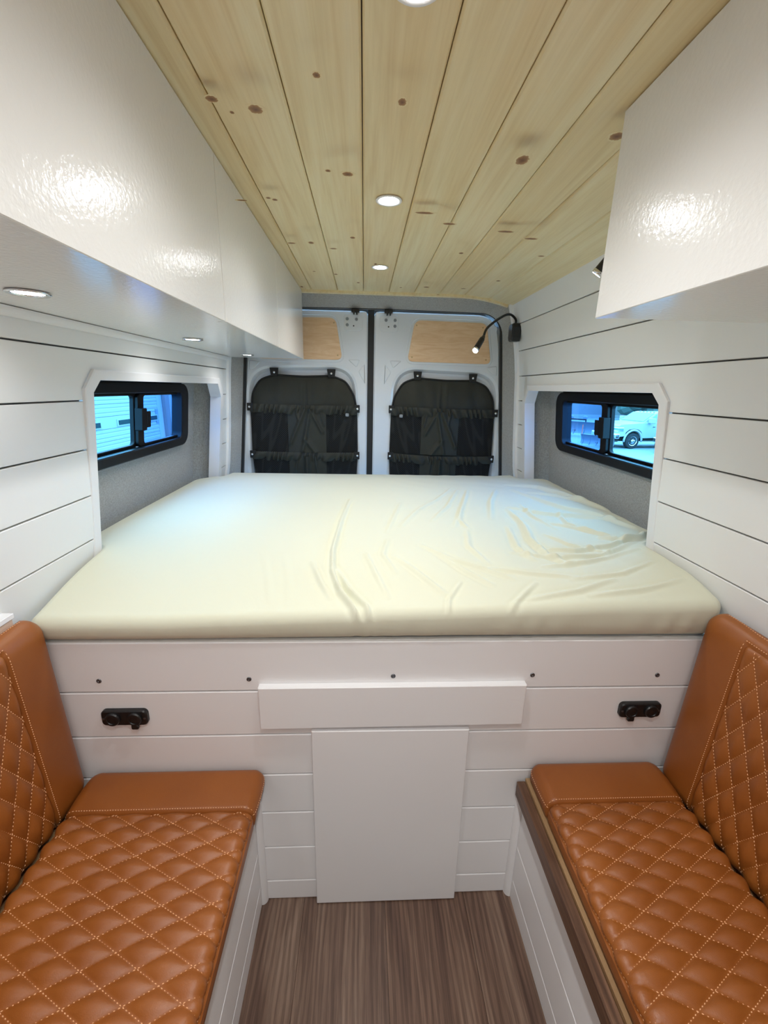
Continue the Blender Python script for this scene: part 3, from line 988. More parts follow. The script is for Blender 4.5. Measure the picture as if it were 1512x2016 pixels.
# ------------------------------------------------------------------ rear door organisers
def organiser(s, label):
    """pocket organiser hung in the recess of a rear door; u measured outwards from the door gap"""
    t = empty('door_organiser', (0.40 * s, 2.59, 0.72), label, 'organiser', 'fabric organisers on the rear doors')
    yb = 2.606
    X = lambda u: s * u
    skew = 0.0 if s < 0 else 1.0
    dz = lambda u: -0.018 * (u - 0.4) * skew + 0.004 * (1 - skew)
    out = [(0.125, 0.75), (0.69, 0.75), (0.722, 1.10), (0.716, 1.38), (0.705, 1.46), (0.66, 1.53), (0.58, 1.558), (0.41, 1.552), (0.245, 1.56), (0.165, 1.53), (0.118, 1.45), (0.105, 1.38), (0.10, 1.10)]
    out = round_poly(out, [0.02, 0.02, 0.05, 0.03, 0.03, 0.03, 0.03, 0.03, 0.03, 0.03, 0.03, 0.03, 0.05], 3)
    # backing panel with shallow vertical puckers
    c = Vector((0.41, 1.15))
    angs = [2 * PI * i / 260 for i in range(260)]
    rg = star_ring(out, c, angs)
    rads = [1.0, 0.97, 0.94, 0.90, 0.86, 0.82, 0.78, 0.74, 0.7, 0.6, 0.48, 0.35, 0.2]
    vs = []
    for q in rads:
        for p in rg:
            u = c.x + (p[0] - c.x) * q; v = c.y + (p[1] - c.y) * q
            fold = 0.0035 * math.exp(-((u - 0.385) / 0.007) ** 2) + 0.0035 * math.exp(-((u - 0.425) / 0.007) ** 2) + 0.003 * math.sin(u * 43 + v * 9) * math.sin(u * 17 + 1)
            y = yb - 0.010 * (1 - q ** 4) - fold * min(1, (1 - q) * 6) * 2.2 * (1 if v > 1.38 else 0.3)
            vs.append((X(u), y, v + dz(u)))
    n = len(rg)
    fs = [(i * n + j, i * n + (j + 1) % n, (i + 1) * n + (j + 1) % n, (i + 1) * n + j) for i in range(len(rads) - 1) for j in range(n)]
    vs.append((X(c.x), yb - 0.010, c.y + dz(c.x)))
    fs += [((len(rads) - 1) * n + j, (len(rads) - 1) * n + (j + 1) % n, len(vs) - 1) for j in range(n)]
    MB().add(vs, fs).build('backing_panel', M['canvas'], t, True)
    MB().tube([(X(p[0]), yb - 0.003, p[1] + dz(p[0])) for p in rg + rg[:1]], 0.0052, 6, False).build('binding', M['binding'], t, True)

    def patch(name, mat, u0, u1, v0, v1, f, nu=40, nv=40):
        U, V = np.meshgrid(np.linspace(u0, u1, nu), np.linspace(v0, v1, nv), indexing='ij')
        Yv, Zv = f(U, V)
        P = np.stack([s * U, Yv, Zv + (-0.018 * (U - 0.4) * skew + 0.004 * (1 - skew))], -1)
        return grid_obj(name, P, mat, t, True, flip=(s > 0))
    rows = ((1.392, 1.118), (1.118, 0.78))
    sag2 = 0.012 if s > 0 else 0.004
    for r, (zt, zb) in enumerate(rows):
        sag = lambda U: (sag2 if r == 1 else 0.003) * (1 - ((U - 0.41) / 0.31) ** 2)
        for a, b in ((0.104, 0.285), (0.505, 0.716)):
            patch('net_pocket', M['net'], a, b, zb, zt - 0.02,
                  lambda U, V: (yb - 0.012 - 0.014 * np.sin(PI * np.clip((U - a) / (b - a), 0, 1)) * (0.4 + 0.6 * np.clip((V - zb) / (zt - zb), 0, 1)) - 0.002 * np.sin(U * 90 + V * 30), V - sag(U) * np.clip((V - zb) / (zt - zb), 0, 1)))

        def centre(U, V):
            w = np.clip((U - 0.285) / 0.22, 0, 1); h = np.clip((V - zb) / (zt - zb), 0, 1)
            y = yb - 0.016 - 0.012 * np.sin(PI * w)
            for (x0, y0, x1, y1, am, wd) in ((0.45, 1.0, 0.1, 0.45, .006, .045), (0.5, 1.0, 0.95, 0.2, .007, .05), (0.4, 0.95, 0.62, 0.05, .007, .05), (0.55, 0.3, 0.28, 0.0, .006, .05), (0.15, 1.0, 0.05, 0.6, .004, .03), (0.8, 1.0, 0.72, 0.7, .004, .03)):
                if r == 1:
                    x0, x1 = 0.2 + 0.7 * x0, 0.1 + 0.9 * x0
                dx, dy = x1 - x0, y1 - y0
                L2 = dx * dx + dy * dy
                tt = np.clip(((w - x0) * dx + (h - y0) * dy) / L2, 0, 1)
                dd = np.hypot(w - x0 - tt * dx, h - y0 - tt * dy)
                y = y - 2.0 * am * np.exp(-(dd / wd) ** 2)
            return y, V - sag(U) * h
        patch('gathered_pocket', M['canvas'], 0.283, 0.507, zb, zt - 0.016, centre, 60, 60)

        def ruffle(U, V):
            h = (V - (zt - 0.046)) / 0.050
            ph = U * 165 + 3.0 * np.sin(U * 31 + r) + 1.5 * np.sin(U * 13)
            y = yb - 0.024 - 0.0085 * np.sin(ph + 2.2 * h) * (0.35 + 0.65 * (1 - h)) - 0.006 * np.sin(PI * h)
            z = V - sag(U) + 0.0035 * np.sin(ph * 0.5 + 1) * (1 - h) * (h < 0.6)
            return y, z
        patch('ruffled_band', M['canvas'], 0.100, 0.720, zt - 0.046, zt + 0.004, ruffle, 260, 11)
        for u in (0.098, 0.722):
            zc = zt - 0.014 + dz(u)
            sg = 1 if u > 0.4 else -1
            tb = MB()
            slab(tb, rrect(u - 0.004 * sg - 0.017, u - 0.004 * sg + 0.017, zc - 0.022, zc + 0.022, 0.003), lambda a_, b_, q: (X(a_), yb - 0.032 + q, b_), 0.006, 0.0015)
            tab = tb.build('side_tab', M['binding'], t)
            MB().lathe([(0.0075, 0), (0.0075, 0.002), (0.0035, 0.0045)], (X(u), yb - 0.032, zc), (0, -1, 0), 14).build('snap', M['chrome'], tab, True)
    for u in (0.249, 0.574):
        zc = 1.574 + dz(u)
        tb = MB(); slab(tb, [(u - 0.019, zc - 0.024), (u + 0.019, zc - 0.024), (u + 0.024, zc + 0.016), (u + 0.024, zc + 0.022), (u - 0.024, zc + 0.022), (u - 0.024, zc + 0.016)],
                        lambda a_, b_, q: (X(a_), yb - 0.016 + q, b_), 0.008, 0.0015)
        tab = tb.build('hanging_tab', M['binding'], t)
        MB().lathe([(0.0075, 0), (0.0075, 0.002), (0.0035, 0.0045)], (X(u), yb - 0.016, zc - 0.002), (0, -1, 0), 14).build('snap', M['chrome'], tab, True)
    mb = MB(); slab(mb, rrect(0.148, 0.168, 1.338, 1.356, 0.005), lambda a_, b_, q: (X(a_), yb - 0.044 + q, b_), 0.012, 0.002)
    mb.build('cord_stopper', M['plategrey'], t)


organiser(-1, 'black pocket organiser on the rear door partly under the cabinet row')
organiser(1, 'black pocket organiser on the rear door beside the gooseneck lamp')


# ------------------------------------------------------------------ bed platform
BY = 0.939


def build_bed():
    b = empty('bed_platform', (0, 0.97, 0), 'white shiplap bed platform front between the two benches', 'bed platform')
    seams = [0.0, 0.077, 0.211, 0.343, 0.478, 0.612, 0.749, 0.891]
    planks = []
    for i in range(len(seams) - 1):
        g0, g1 = (0.0015 if i else 0.001), (0.0015 if i < 6 else 0.0)
        mb = MB()
        slab(mb, [(-0.852, seams[i] + g0), (0.852, seams[i] + g0), (0.852, seams[i + 1] - g1), (-0.852, seams[i + 1] - g1)], lambda u, v, d: (u, BY + d, v), 0.016, 0.0022)
        planks.append(mb.build('plank', M['white'], b))
    MB().box(-0.85, 0.85, BY + 0.017, BY + 0.03, 0.002, 0.872).build('backing_board', M['back'], b)
    MB().box(-0.852, 0.852, BY + 0.0165, 2.46, 0.873, 0.8905, 0.002).build('deck', M['white'], b)
    for x, z in ((-0.714, .784), (-0.345, .785), (0.021, .790), (0.386, .789), (0.724, .785)):
        c = (x, BY, z)
        sc = MB().lathe([(0.0062, 0.0), (0.0062, 0.0012), (0.0050, 0.0022), (0.0024, 0.0022), (0.0022, 0.0010)], c, (0, -1, 0), 16).build('screw', M['steel'], planks[-1], True)


build_bed()

# the folding table stowed against the platform
tb = empty('table_rail', (0.02, 0.925, 0.648), 'wide white board fixed across the bed platform just above the tall panel', 'board')
mb = MB(); slab(mb, [(-0.320, 0.646), (0.367, 0.650), (0.367, 0.772), (-0.320, 0.771)], lambda u, v, d: (u, 0.920 + d, v), 0.0185, 0.0018); mb.build('board', M['white'], tb)
tp = empty('drop_leaf_panel', (0.02, 0.93, 0.004), 'tall white panel standing on the floor under the wide board', 'panel')
mb = MB(); slab(mb, [(-0.189, 0.003), (0.229, 0.003), (0.227, 0.634), (-0.190, 0.636)], lambda u, v, d: (u, 0.921 + d, v), 0.0170, 0.0016); mb.build('board', M['white'], tp)


def outlet(x, z, s, label):
    o = empty('power_outlet', (x, BY, z), label, 'outlet', 'black socket panels on the bed platform')
    fn = lambda u, v, d: (x + u, BY - 0.012 + d, z + v)
    mb = MB(); slab(mb, rrect(-0.057, 0.057, -0.0225, 0.0225, 0.012, 5), fn, 0.0115, 0.003); mb.build('housing', M['plastic'], o)
    for k, u in enumerate((-0.027, 0.027)):
        cp = MB().lathe([(0.0185, 0.0), (0.0185, 0.004), (0.0165, 0.007), (0.012, 0.0075), (0.011, 0.0055), (0.006, 0.006)], (x + u, BY - 0.012, z), (0, -1, 0), 24).build('socket_cap', M['plastic'], o)
        if (k == 1) == (s < 0):
            mb = MB(); slab(mb, rrect(u - 0.009, u + 0.009, -0.029, -0.015, 0.004, 3), lambda a, b, d: (x + a, BY - 0.019 + d, z + b), 0.007, 0.0015)
            mb.build('cap_tab', M['plastic'], cp)
    for u in (-0.051, 0.051):
        MB().lathe([(0.003, 0.0), (0.003, 0.001)], (x + u, BY - 0.012, z + 0.0), (0, -1, 0), 8).build('screw', M['steel'], o)


outlet(-0.662, 0.680, -1, 'black double socket panel on the bed platform towards the garage-side wall')
outlet(0.692, 0.681, 1, 'black double socket panel above the bench with the walnut edge')


# ------------------------------------------------------------------ mattress in a cream fitted sheet
def build_mattress():
    t = empty('mattress', (0, 1.7, 0.893), 'cream mattress in a wrinkled fitted sheet filling the rear of the van', 'mattress')
    y0, y1 = 0.926, 2.475
    nu, nv = 520, 470
    r = 0.024
    p = np.linspace(-1, 1, nu)
    p = np.sign(p) * (1 - (1 - np.abs(p)) ** 1.12)
    q = np.linspace(0, 1, nv)

    def hw(y, sgn):
        a = 0.5 * (1 + np.tanh((y - 1.285) / 0.022)); b = 0.5 * (1 - np.tanh((y - 2.285) / 0.022))
        return 0.852 - 0.028 * (y > 2.3) + 0.103 * a * b
    Y = y0 + (y1 - y0) * q
    Pg, Yg = np.meshgrid(p, Y, indexing='ij')
    H = hw(Yg, 1)
    Xg = Pg * H
    lf = np.clip((0.5 - Xg / 1.1), 0, 1)             # 1 at the garage side, 0 at the other
    T = 1.030 - (0.034 + 0.036 * lf) * np.exp(-((Yg - y0) / (0.09 + 0.11 * lf)) ** 1.4)
    T = T + 0.010 * np.exp(-((Yg - 1.55) / 0.35) ** 2 - (Xg / 0.6) ** 2) - 0.012 * np.exp(-((Yg - y1) / 0.12) ** 2)
    T = T - 0.012 * np.clip((np.abs(Xg) - 0.80) / 0.15, 0, 1) ** 1.5 * (Xg < 0) + 0.012 * np.clip((Xg - 0.7) / 0.2, 0, 1)
    # folds: polyline, height, width, one-sided bias
    F = [([(-.115, 1.807), (-.138, 1.478), (-.150, 1.212), (-.144, 1.10), (-.118, 1.005), (-.078, .935), (-.072, .90)], .0060, .008),
         ([(-.141, 1.122), (-.096, 1.02), (-.050, .955), (-.038, .92)], .0055, .007),
         ([(-.13, 1.04), (-.09, .965), (-.062, .92)], .005, .006),
         ([(-.203, 1.143), (-.17, 1.05), (-.142, .99)], .0035, .009),
         ([(.89, 1.343), (.731, 1.257), (.592, 1.211), (.488, 1.231)], .0055, .010),
         ([(.884, 1.332), (.785, 1.32), (.725, 1.41), (.633, 1.497)], .0055, .010),
         ([(.86, 1.307), (.666, 1.18), (.508, 1.157), (.393, 1.192)], .0045, .010),
         ([(.534, 1.667), (.524, 1.464), (.49, 1.301), (.494, 1.18), (.533, 1.115)], .0060, .014),
         ([(.457, 1.433), (.423, 1.23), (.44, 1.146)], .0045, .012),
         ([(.913, 1.414), (.866, 1.568), (.768, 1.713), (.681, 2.039)], .0060, .016),
         ([(.949, 1.642), (.898, 1.847), (.826, 2.079), (.694, 2.155)], .0070, .018),
         ([(.385, 2.08), (.265, 1.822), (.151, 1.618), (.074, 1.424)], .0032, .010),
         ([(.399, 2.025), (.287, 1.697), (.191, 1.486)], .0030, .009),
         ([(.45, 2.027), (.352, 1.699), (.264, 1.428)], .0035, .010),
         ([(.60, 2.05), (.50, 1.80), (.42, 1.52)], .0035, .012),
         ([(.123, 1.249), (.206, 1.144), (.292, 1.08), (.345, 1.04)], .0032, .009),
         ([(.161, 1.191), (.225, 1.08), (.282, 1.015)], .0030, .009),
         ([(.036, 1.166), (.11, 1.05), (.151, .99)], .0030, .009),
         ([(.274, 1.10), (.388, 1.065), (.524, 1.04)], .0028, .008),
         ([(.80, 1.22), (.585, 1.125), (.454, 1.10)], .0040, .010),
         ([(-.051, 1.19), (-.026, 1.084), (.004, .985)], .0030, .009),
         ([(-.356, 1.21), (-.319, 1.084), (-.291, .985)], .0006, .010),
         ([(-.289, 1.188), (-.259, 1.066), (-.243, .97)], .0006, .010),
         ([(.925, 1.36), (.87, 1.315), (.80, 1.30), (.74, 1.325)], .009, .012),
         ([(.92, 1.50), (.80, 1.56), (.66, 1.62), (.55, 1.70)], .0055, .013),
         ([(.93, 1.78), (.84, 1.90), (.74, 1.98)], .005, .013),
         ([(.10, 1.75), (.06, 1.55), (.02, 1.36)], .0022, .009), ([(.30, 1.40), (.27, 1.24), (.30, 1.12)], .0026, .010), ([(.62, 1.75), (.60, 1.58), (.63, 1.42)], .0036, .011),
         ([(.72, 1.62), (.70, 1.48), (.74, 1.38)], .0040, .010), ([(.56, 1.36), (.60, 1.26), (.70, 1.20)], .0036, .009), ([(.02, 1.30), (.00, 1.18), (.03, 1.08)], .0026, .008),
         ([(.78, 1.12), (.66, 1.06), (.50, 1.03)], .0030, .008), ([(.20, 1.03), (.16, .97), (.15, .93)], .0026, .006), ([(.33, 1.62), (.30, 1.5), (.31, 1.4)], .0026, .009),
         ([(.40, 1.02), (.34, .965), (.30, .93)], .003, .007), ([(.62, 1.03), (.50, .985), (.36, .96)], .003, .008), ([(.80, 1.02), (.66, .985), (.52, .965)], .003, .008)]
    for poly, amp, wd in F:
        wd *= 0.85
        best = np.full(Xg.shape, 1e9); tpos = np.zeros(Xg.shape)
        tot = len(poly) - 1
        for i in range(tot):
            (ax, ay), (bx, by) = poly[i], poly[i + 1]
            dx, dy = bx - ax, by - ay
            tt = np.clip(((Xg - ax) * dx + (Yg - ay) * dy) / (dx * dx + dy * dy), 0, 1)
            dd = (Xg - ax - tt * dx) ** 2 + (Yg - ay - tt * dy) ** 2
            m = dd < best
            best = np.where(m, dd, best); tpos = np.where(m, (i + tt) / tot, tpos)
        fade = np.clip(np.sin(PI * np.clip(tpos * 0.92 + 0.04, 0, 1)), 0, 1) ** 0.6
        d = np.sqrt(best)
        T = T + 1.9 * amp * fade * (np.exp(-(d / wd) ** 2) - 0.45 * np.exp(-((d - 1.6 * wd) / wd) ** 2))
    # soft random puckers on the side where the sheet is loose
    T = T + 0.0016 * np.sin(Xg * 37 + 5 * np.sin(Yg * 6)) * np.sin(Yg * 23 + 4 * np.sin(Xg * 7)) * np.clip((Xg + 0.1) / 0.5, 0, 1) * np.clip((Yg - 1.0) / 0.1, 0, 1)
    # round the rim: distances to the plan edge become a quarter round
    du = (1 - np.abs(Pg)) * H
    dv0, dv1 = Yg - y0, y1 - Yg
    ex = np.clip(r - du, 0, r) * np.sign(Pg)
    ey = np.where(dv0 < dv1, -np.clip(r - dv0, 0, r), np.clip(r - dv1, 0, r))
    mx = np.maximum(np.abs(ex), np.abs(ey)) / r
    nn = np.maximum(np.hypot(ex, ey), 1e-9)
    th = mx * PI / 2
    Xn = Xg - ex + ex / nn * r * np.sin(th)
    Yn = Yg - ey + ey / nn * r * np.sin(th)
    Zn = T - r * (1 - np.cos(th))
    P = np.stack([Xn, Yn, Zn], -1)
    # sides down to the deck
    idx = np.arange(nu * nv).reshape(nu, nv)
    qd = np.stack([idx[:-1, :-1], idx[1:, :-1], idx[1:, 1:], idx[:-1, 1:]], -1).reshape(-1, 4)
    loop = np.concatenate([idx[:, 0], idx[-1, 1:], idx[-2::-1, -1], idx[0, -2:0:-1]])
    V = P.reshape(-1, 3)
    rim = V[loop]
    faces = [qd]
    prev = loop
    base = len(V)
    k = len(loop)
    front = np.clip(1 - (rim[:, 1] - 0.93) / 0.03, 0, 1)
    for f, tuck, w in ((0.4, 0.002, 1.0), (0.75, 0.010, 1.0), (1.0, 0.036, 0.0)):
        ring = rim.copy()
        ring[:, 2] = rim[:, 2] * (1 - f) + 0.894 * f
        ring[:, 2] = np.maximum(ring[:, 2], 0.8935)
        cx = np.sign(ring[:, 0])
        ring[:, 1] += front * (tuck + 0.0022 * w * np.sin(ring[:, 0] * 60 + 3 * np.sin(ring[:, 0] * 17) + f * 3) * np.clip(0.3 + ring[:, 0], 0.15, 1))
        ring[:, 0] -= cx * tuck * 0.4 * (1 - front)
        cur = base + np.arange(k)
        V = np.concatenate([V, ring]); base += k
        faces.append(np.stack([prev, cur, np.roll(cur, -1), np.roll(prev, -1)], -1))
        prev = cur
    Fc = np.concatenate(faces)
    o = mesh_obj('fitted_sheet', V, Fc.tolist(), M['sheet'], t, True)
    return t


build_mattress()


# ------------------------------------------------------------------ benches
def bench(s, xp, label, label_lid=None):
    t = empty('bench', (s * 0.62, 0.2, 0), label, 'bench', 'bench boxes along the aisle')
    ya, yb = -0.62, 0.936
    xw = 0.860
    for z0, z1 in ((0.001, 0.075), (0.077, 0.207), (0.209, 0.3995)):
        mb = MB(); slab(mb, [(ya, z0), (yb, z0), (yb, z1), (ya, z1)], lambda y, z, d: (s * (xp + d), y, z), 0.016, 0.002); mb.build('plank', M['white'], t)
    MB().box(s * (xp + 0.017), s * xw, ya + 0.002, yb - 0.002, 0.002, 0.399).build('carcass', M['white'], t)
    if s > 0:
        MB().box(s * (xp - 0.024), s * (xp - 0.0005), ya, yb - 0.006, 0.398, 0.447, 0.002).build('walnut_edge', M['walnut'], t)
        MB().box(s * (xp + 0.0003), s * xw, ya, yb - 0.004, 0.400, 0.4555, 0.0015).build('lid', M['plyedge'], t)
    else:
        MB().box(s * (xp - 0.020), s * (xp - 0.0005), ya, yb - 0.004, 0.412, 0.447, 0.002).build('walnut_edge', M['walnut'], t)
        MB().box(s * (xp + 0.0003), s * xw, ya, yb - 0.004, 0.400, 0.4555, 0.0015).build('lid', M['plyedge'], t)
    # quarter round in the corner with the bed platform
    r = 0.016
    n = 7
    vs = []
    for z in (0.001, 0.385):
        vs += [(s * (xp - 0.0005), BY - 0.0005, z)] + [(s * (xp - 0.0005 - r * math.sin(PI / 2 * k / n)), BY - 0.0005 - r * math.cos(PI / 2 * k / n), z) for k in range(n + 1)]
    m = n + 2
    MB().add(vs, [(k, (k + 1) % m, m + (k + 1) % m, m + k) for k in range(m)] + [tuple(range(m)), tuple(range(m, 2 * m))]).build('corner_moulding', M['white'], t)
    return t


bench(-1, 0.353, 'white shiplap bench box whose walnut edge is covered by the cushion')
bench(1, 0.403, 'white shiplap bench box with a dark walnut edge in front of the cushion')


def cushion(name, label, L, B, T, r, fn, quilt, amp=0.0060, step=0.0031, back_round=0.02):
    """upholstered pad: u 0..L, v 0..B, w 0..T through fn; quilt = dict of the panel and its lattice in (u, v)"""
    base = fn(L / 2, B / 2, 0)
    t = empty(name, base, label, 'cushion', 'quilted seat cushions' if name == 'seat_cushion' else 'quilted backrest cushions')
    nu, nv = int(L / step), int(B / step)
    u = np.linspace(0, L, nu); v = np.linspace(0, B, nv)
    Ug, Vg = np.meshgrid(u, v, indexing='ij')
    us, vs_, pu, pv, u0, v0 = quilt['us'], quilt['vs'], quilt['pu'], quilt['pv'], quilt['u0'], quilt['v0']

    def relief(U, V):
        a = (U - u0) / pu + (V - v0) / pv
        b = (U - u0) / pu - (V - v0) / pv
        sa = np.abs(np.sin(PI * a)); sb = np.abs(np.sin(PI * b))
        pad = (np.minimum(sa, 1) * np.minimum(sb, 1)) ** 0.72
        inside = (U < us) & (V > vs_[0]) & (V < vs_[1])
        edge = np.clip(np.minimum.reduce([us - U, V - vs_[0], vs_[1] - V]) / 0.012, 0, 1)
        h = np.where(inside, amp * pad * (0.3 + 0.7 * edge), 0.0) - np.where(inside, amp * 0.62, 0.0)
        ds = np.where(V < vs_[1] + 0.004, np.abs(U - us), 1)
        h = h - 0.0045 * np.exp(-(ds / 0.0035) ** 2)
        for vv in vs_:
            h = h - 0.0035 * np.exp(-((V - vv) / 0.003) ** 2) * (U < us)
        # plain end pad swells a little
        e = np.clip((U - us) / (L - us), 0, 1)
        return h + 0.004 * np.sin(PI * e)

    def surf(U, V):
        ex = np.where(U < L / 2, -np.clip(r - U, 0, r), np.clip(r - (L - U), 0, r))
        ey = np.where(V < B / 2, -np.clip(r - V, 0, r), np.clip(r - (B - V), 0, r))
        mx = np.maximum(np.abs(ex), np.abs(ey)) / r
        nn = np.maximum(np.hypot(ex, ey), 1e-9)
        th = mx * PI / 2
        Un = U - ex + ex / nn * r * np.sin(th)
        Vn = V - ey + ey / nn * r * np.sin(th)
        h = relief(U, V)
        Wn = T - r * (1 - np.cos(th)) + h * np.cos(th)
        Un = Un + ex / nn * h * np.sin(th); Vn = Vn + ey / nn * h * np.sin(th)
        return Un, Vn, Wn
    Un, Vn, Wn = surf(Ug, Vg)
    A = np.stack([Un, Vn, Wn], -1)
    P = fn(A[..., 0], A[..., 1], A[..., 2])
    P = np.stack(np.broadcast_arrays(*P), -1)
    cu = 0.25 * (Ug[:-1, :-1] + Ug[1:, :-1] + Ug[1:, 1:] + Ug[:-1, 1:]); cv = 0.25 * (Vg[:-1, :-1] + Vg[1:, :-1] + Vg[1:, 1:] + Vg[:-1, 1:])
    qm = (cu < us) & (cv > vs_[0]) & (cv < vs_[1])
    o1 = grid_obj('quilted_panel', P, M['leather'], t, True, mask=qm)
    # plain border + sides
    n = nu * nv
    idx = np.arange(n).reshape(nu, nv)
    qd = np.stack([idx[:-1, :-1], idx[1:, :-1], idx[1:, 1:], idx[:-1, 1:]], -1).reshape(-1, 4)[~qm.reshape(-1)]
    loop = np.concatenate([idx[:, 0], idx[-1, 1:], idx[-2::-1, -1], idx[0, -2:0:-1]])
    rimA = A.reshape(-1, 3)[loop]
    Vv = P.reshape(-1, 3)
    faces = [qd]; prev = loop; k = len(loop); bidx = n
    rb = back_round
    for f in (0.0, 0.35, 0.7, 1.0):
        ra = rimA.copy()
        low = rb * (1 - math.sin(f * PI / 2)) if f > 0 else rb
        ins = rb * (1 - math.cos(f * PI / 2)) * 0.8
        ra[:, 2] = low
        ra[:, 0] = np.clip(ra[:, 0], ins, L - ins); ra[:, 1] = np.clip(ra[:, 1], ins, B - ins)
        pr = np.stack(np.broadcast_arrays(*fn(ra[:, 0], ra[:, 1], ra[:, 2])), -1)
        Vv = np.concatenate([Vv, pr])
        cur = bidx + np.arange(k); bidx += k
        faces.append(np.stack([prev, cur, np.roll(cur, -1), np.roll(prev, -1)], -1))
        prev = cur
    fl = np.concatenate(faces).tolist() + [prev.tolist()]
    used = sorted(set(i for f in fl for i in f))
    rm = {a: b for b, a in enumerate(used)}
    o2 = mesh_obj('border', Vv[used], [[rm[i] for i in f] for f in fl], M['leather'], t, True)
    for o in (o1, o2):
        bm = bmesh.new(); bm.from_mesh(o.data); bmesh.ops.recalc_face_normals(bm, faces=bm.faces[:]); bm.to_mesh(o.data); bm.free()
    # make the panel face outwards like the border
    # stitches
    st = []

    def run(pts_fn, length, pitch, sl=0.0048):
        m = int(length / pitch)
        if m < 1: return
        for i in range(m):
            c = (i + 0.5) / m
            a, b = pts_fn(c - 0.5 * sl / length), pts_fn(c + 0.5 * sl / length)
            st.append((a, b))
    eps = 0.004
    lo_v, hi_v = vs_[0] + 0.002, vs_[1] - 0.002
    for sg in (1, -1):
        # (U-u0)/pu + sg (V-v0)/pv = kk
        vals = [((uu - u0) / pu + sg * (vv - v0) / pv) for uu in (0, us) for vv in (lo_v, hi_v)]
        for kk in range(math.floor(min(vals)), math.ceil(max(vals)) + 1):
            f = lambda vv: u0 + pu * (kk - sg * (vv - v0) / pv)
            cand = [vv for vv in (lo_v, hi_v) if 0.02 <= f(vv) <= us]
            for uu in (0.02, us):
                vv = v0 + sg * pv * (kk - (uu - u0) / pu)
                if lo_v <= vv <= hi_v: cand.append(vv)
            if len(cand) < 2: continue
            va, vb = min(cand), max(cand)
            if vb - va < 0.008: continue
            Lq = math.hypot(vb - va, f(vb) - f(va))
            run(lambda c: (f(va + (vb - va) * c), va + (vb - va) * c), Lq, 0.0072)
    run(lambda c: (us + 0.0045, 0.004 + (vs_[1] - 0.004) * c), vs_[1] - 0.004, 0.006, 0.0042)
    if quilt.get('front'):
        run(lambda c: (0.02 + (L - 0.03) * c, 0.0035), L - 0.03, 0.006, 0.0042)
    if quilt.get('top'):
        run(lambda c: (0.02 + (us - 0.015) * c, vs_[1] + 0.0045), us - 0.015, 0.006, 0.0042)
        run(lambda c: (0.02 + (L - 0.06) * c, B - 0.0012), L - 0.06, 0.006, 0.0042)
    a = np.array([q[0] for q in st]); b = np.array([q[1] for q in st])
    ha = np.stack(surf(a[:, 0], a[:, 1]), -1); hb = np.stack(surf(b[:, 0], b[:, 1]), -1)
    PA = np.stack(np.broadcast_arrays(*fn(ha[:, 0], ha[:, 1], ha[:, 2])), -1); PB = np.stack(np.broadcast_arrays(*fn(hb[:, 0], hb[:, 1], hb[:, 2])), -1)
    mid = 0.5 * (PA + PB)
    hm = 0.5 * (ha + hb)
    nrm = np.stack(np.broadcast_arrays(*fn(hm[:, 0], hm[:, 1], hm[:, 2] + 0.01)), -1) - np.stack(np.broadcast_arrays(*fn(hm[:, 0], hm[:, 1], hm[:, 2])), -1)
    nrm /= np.linalg.norm(nrm, axis=1)[:, None]
    PA = PA + nrm * 0.0006; PB = PB + nrm * 0.0006
    d = PB - PA; d /= np.maximum(np.linalg.norm(d, axis=1)[:, None], 1e-9)
    sd = np.cross(d, nrm)
    rr = 0.0010
    V8 = np.stack([PA, PB, mid + sd * rr + nrm * 0.0010, mid - sd * rr + nrm * 0.0010, mid + nrm * 0.0021, mid - nrm * 0.0006], 1).reshape(-1, 3)
    tri = np.array([(0, 2, 4), (0, 4, 3), (0, 3, 5), (0, 5, 2), (1, 4, 2), (1, 3, 4), (1, 5, 3), (1, 2, 5)])
    Fq = (tri[None] + 6 * np.arange(len(PA))[:, None, None]).reshape(-1, 3)
    so = mesh_obj('stitching', V8, Fq.tolist(), M['thread'], t)
    so['kind'] = 'stuff'
    return t


SEAT_Z = 0.457
YA = -0.60
for s, xf, x0, y0n, lb in ((-1, 0.3165, 0.352, 0.6595, 'cognac leather seat cushion with diamond quilting, overhanging its bench edge'),
                           (1, 0.4065, 0.456, 0.597, 'cognac leather seat cushion with diamond quilting, set back from the walnut edge')):
    B = 0.764 - xf
    fn = (lambda s, xf: (lambda u, v, w: (s * (xf + v), YA + u, SEAT_Z + w)))(s, xf)
    cushion('seat_cushion', lb, 0.930 - YA, B, 0.063, 0.028, fn,
            dict(us=0.806 - YA, vs=(0.0015, B - 0.003), pu=0.0478, pv=0.0968, u0=y0n - YA, v0=x0 - xf, front=True), amp=0.0098)
for s, z0n, y0n, zt_, lb in ((-1, 0.84, 0.727, 0.976, 'cognac leather quilted backrest cushion beside the little white ledge'),
                        (1, 0.842, 0.727, 0.988, 'cognac leather quilted backrest cushion above the walnut-edged bench')):
    zb, Tt, slope = 0.462, 0.074, 0.055
    Bv = zt_ - zb
    fn = (lambda s: (lambda u, v, w: (s * (0.772 + slope * v + (Tt - w) * (0.074 - slope * v) / 0.074), YA + u, zb + v)))(s)
    cushion('backrest_cushion', lb, 0.930 - YA, Bv, Tt, 0.046, fn,
            dict(us=0.806 - YA, vs=(0.02, Bv - 0.030), pu=0.0495, pv=0.0995, u0=y0n - YA, v0=z0n - zb, top=True), amp=0.0086)

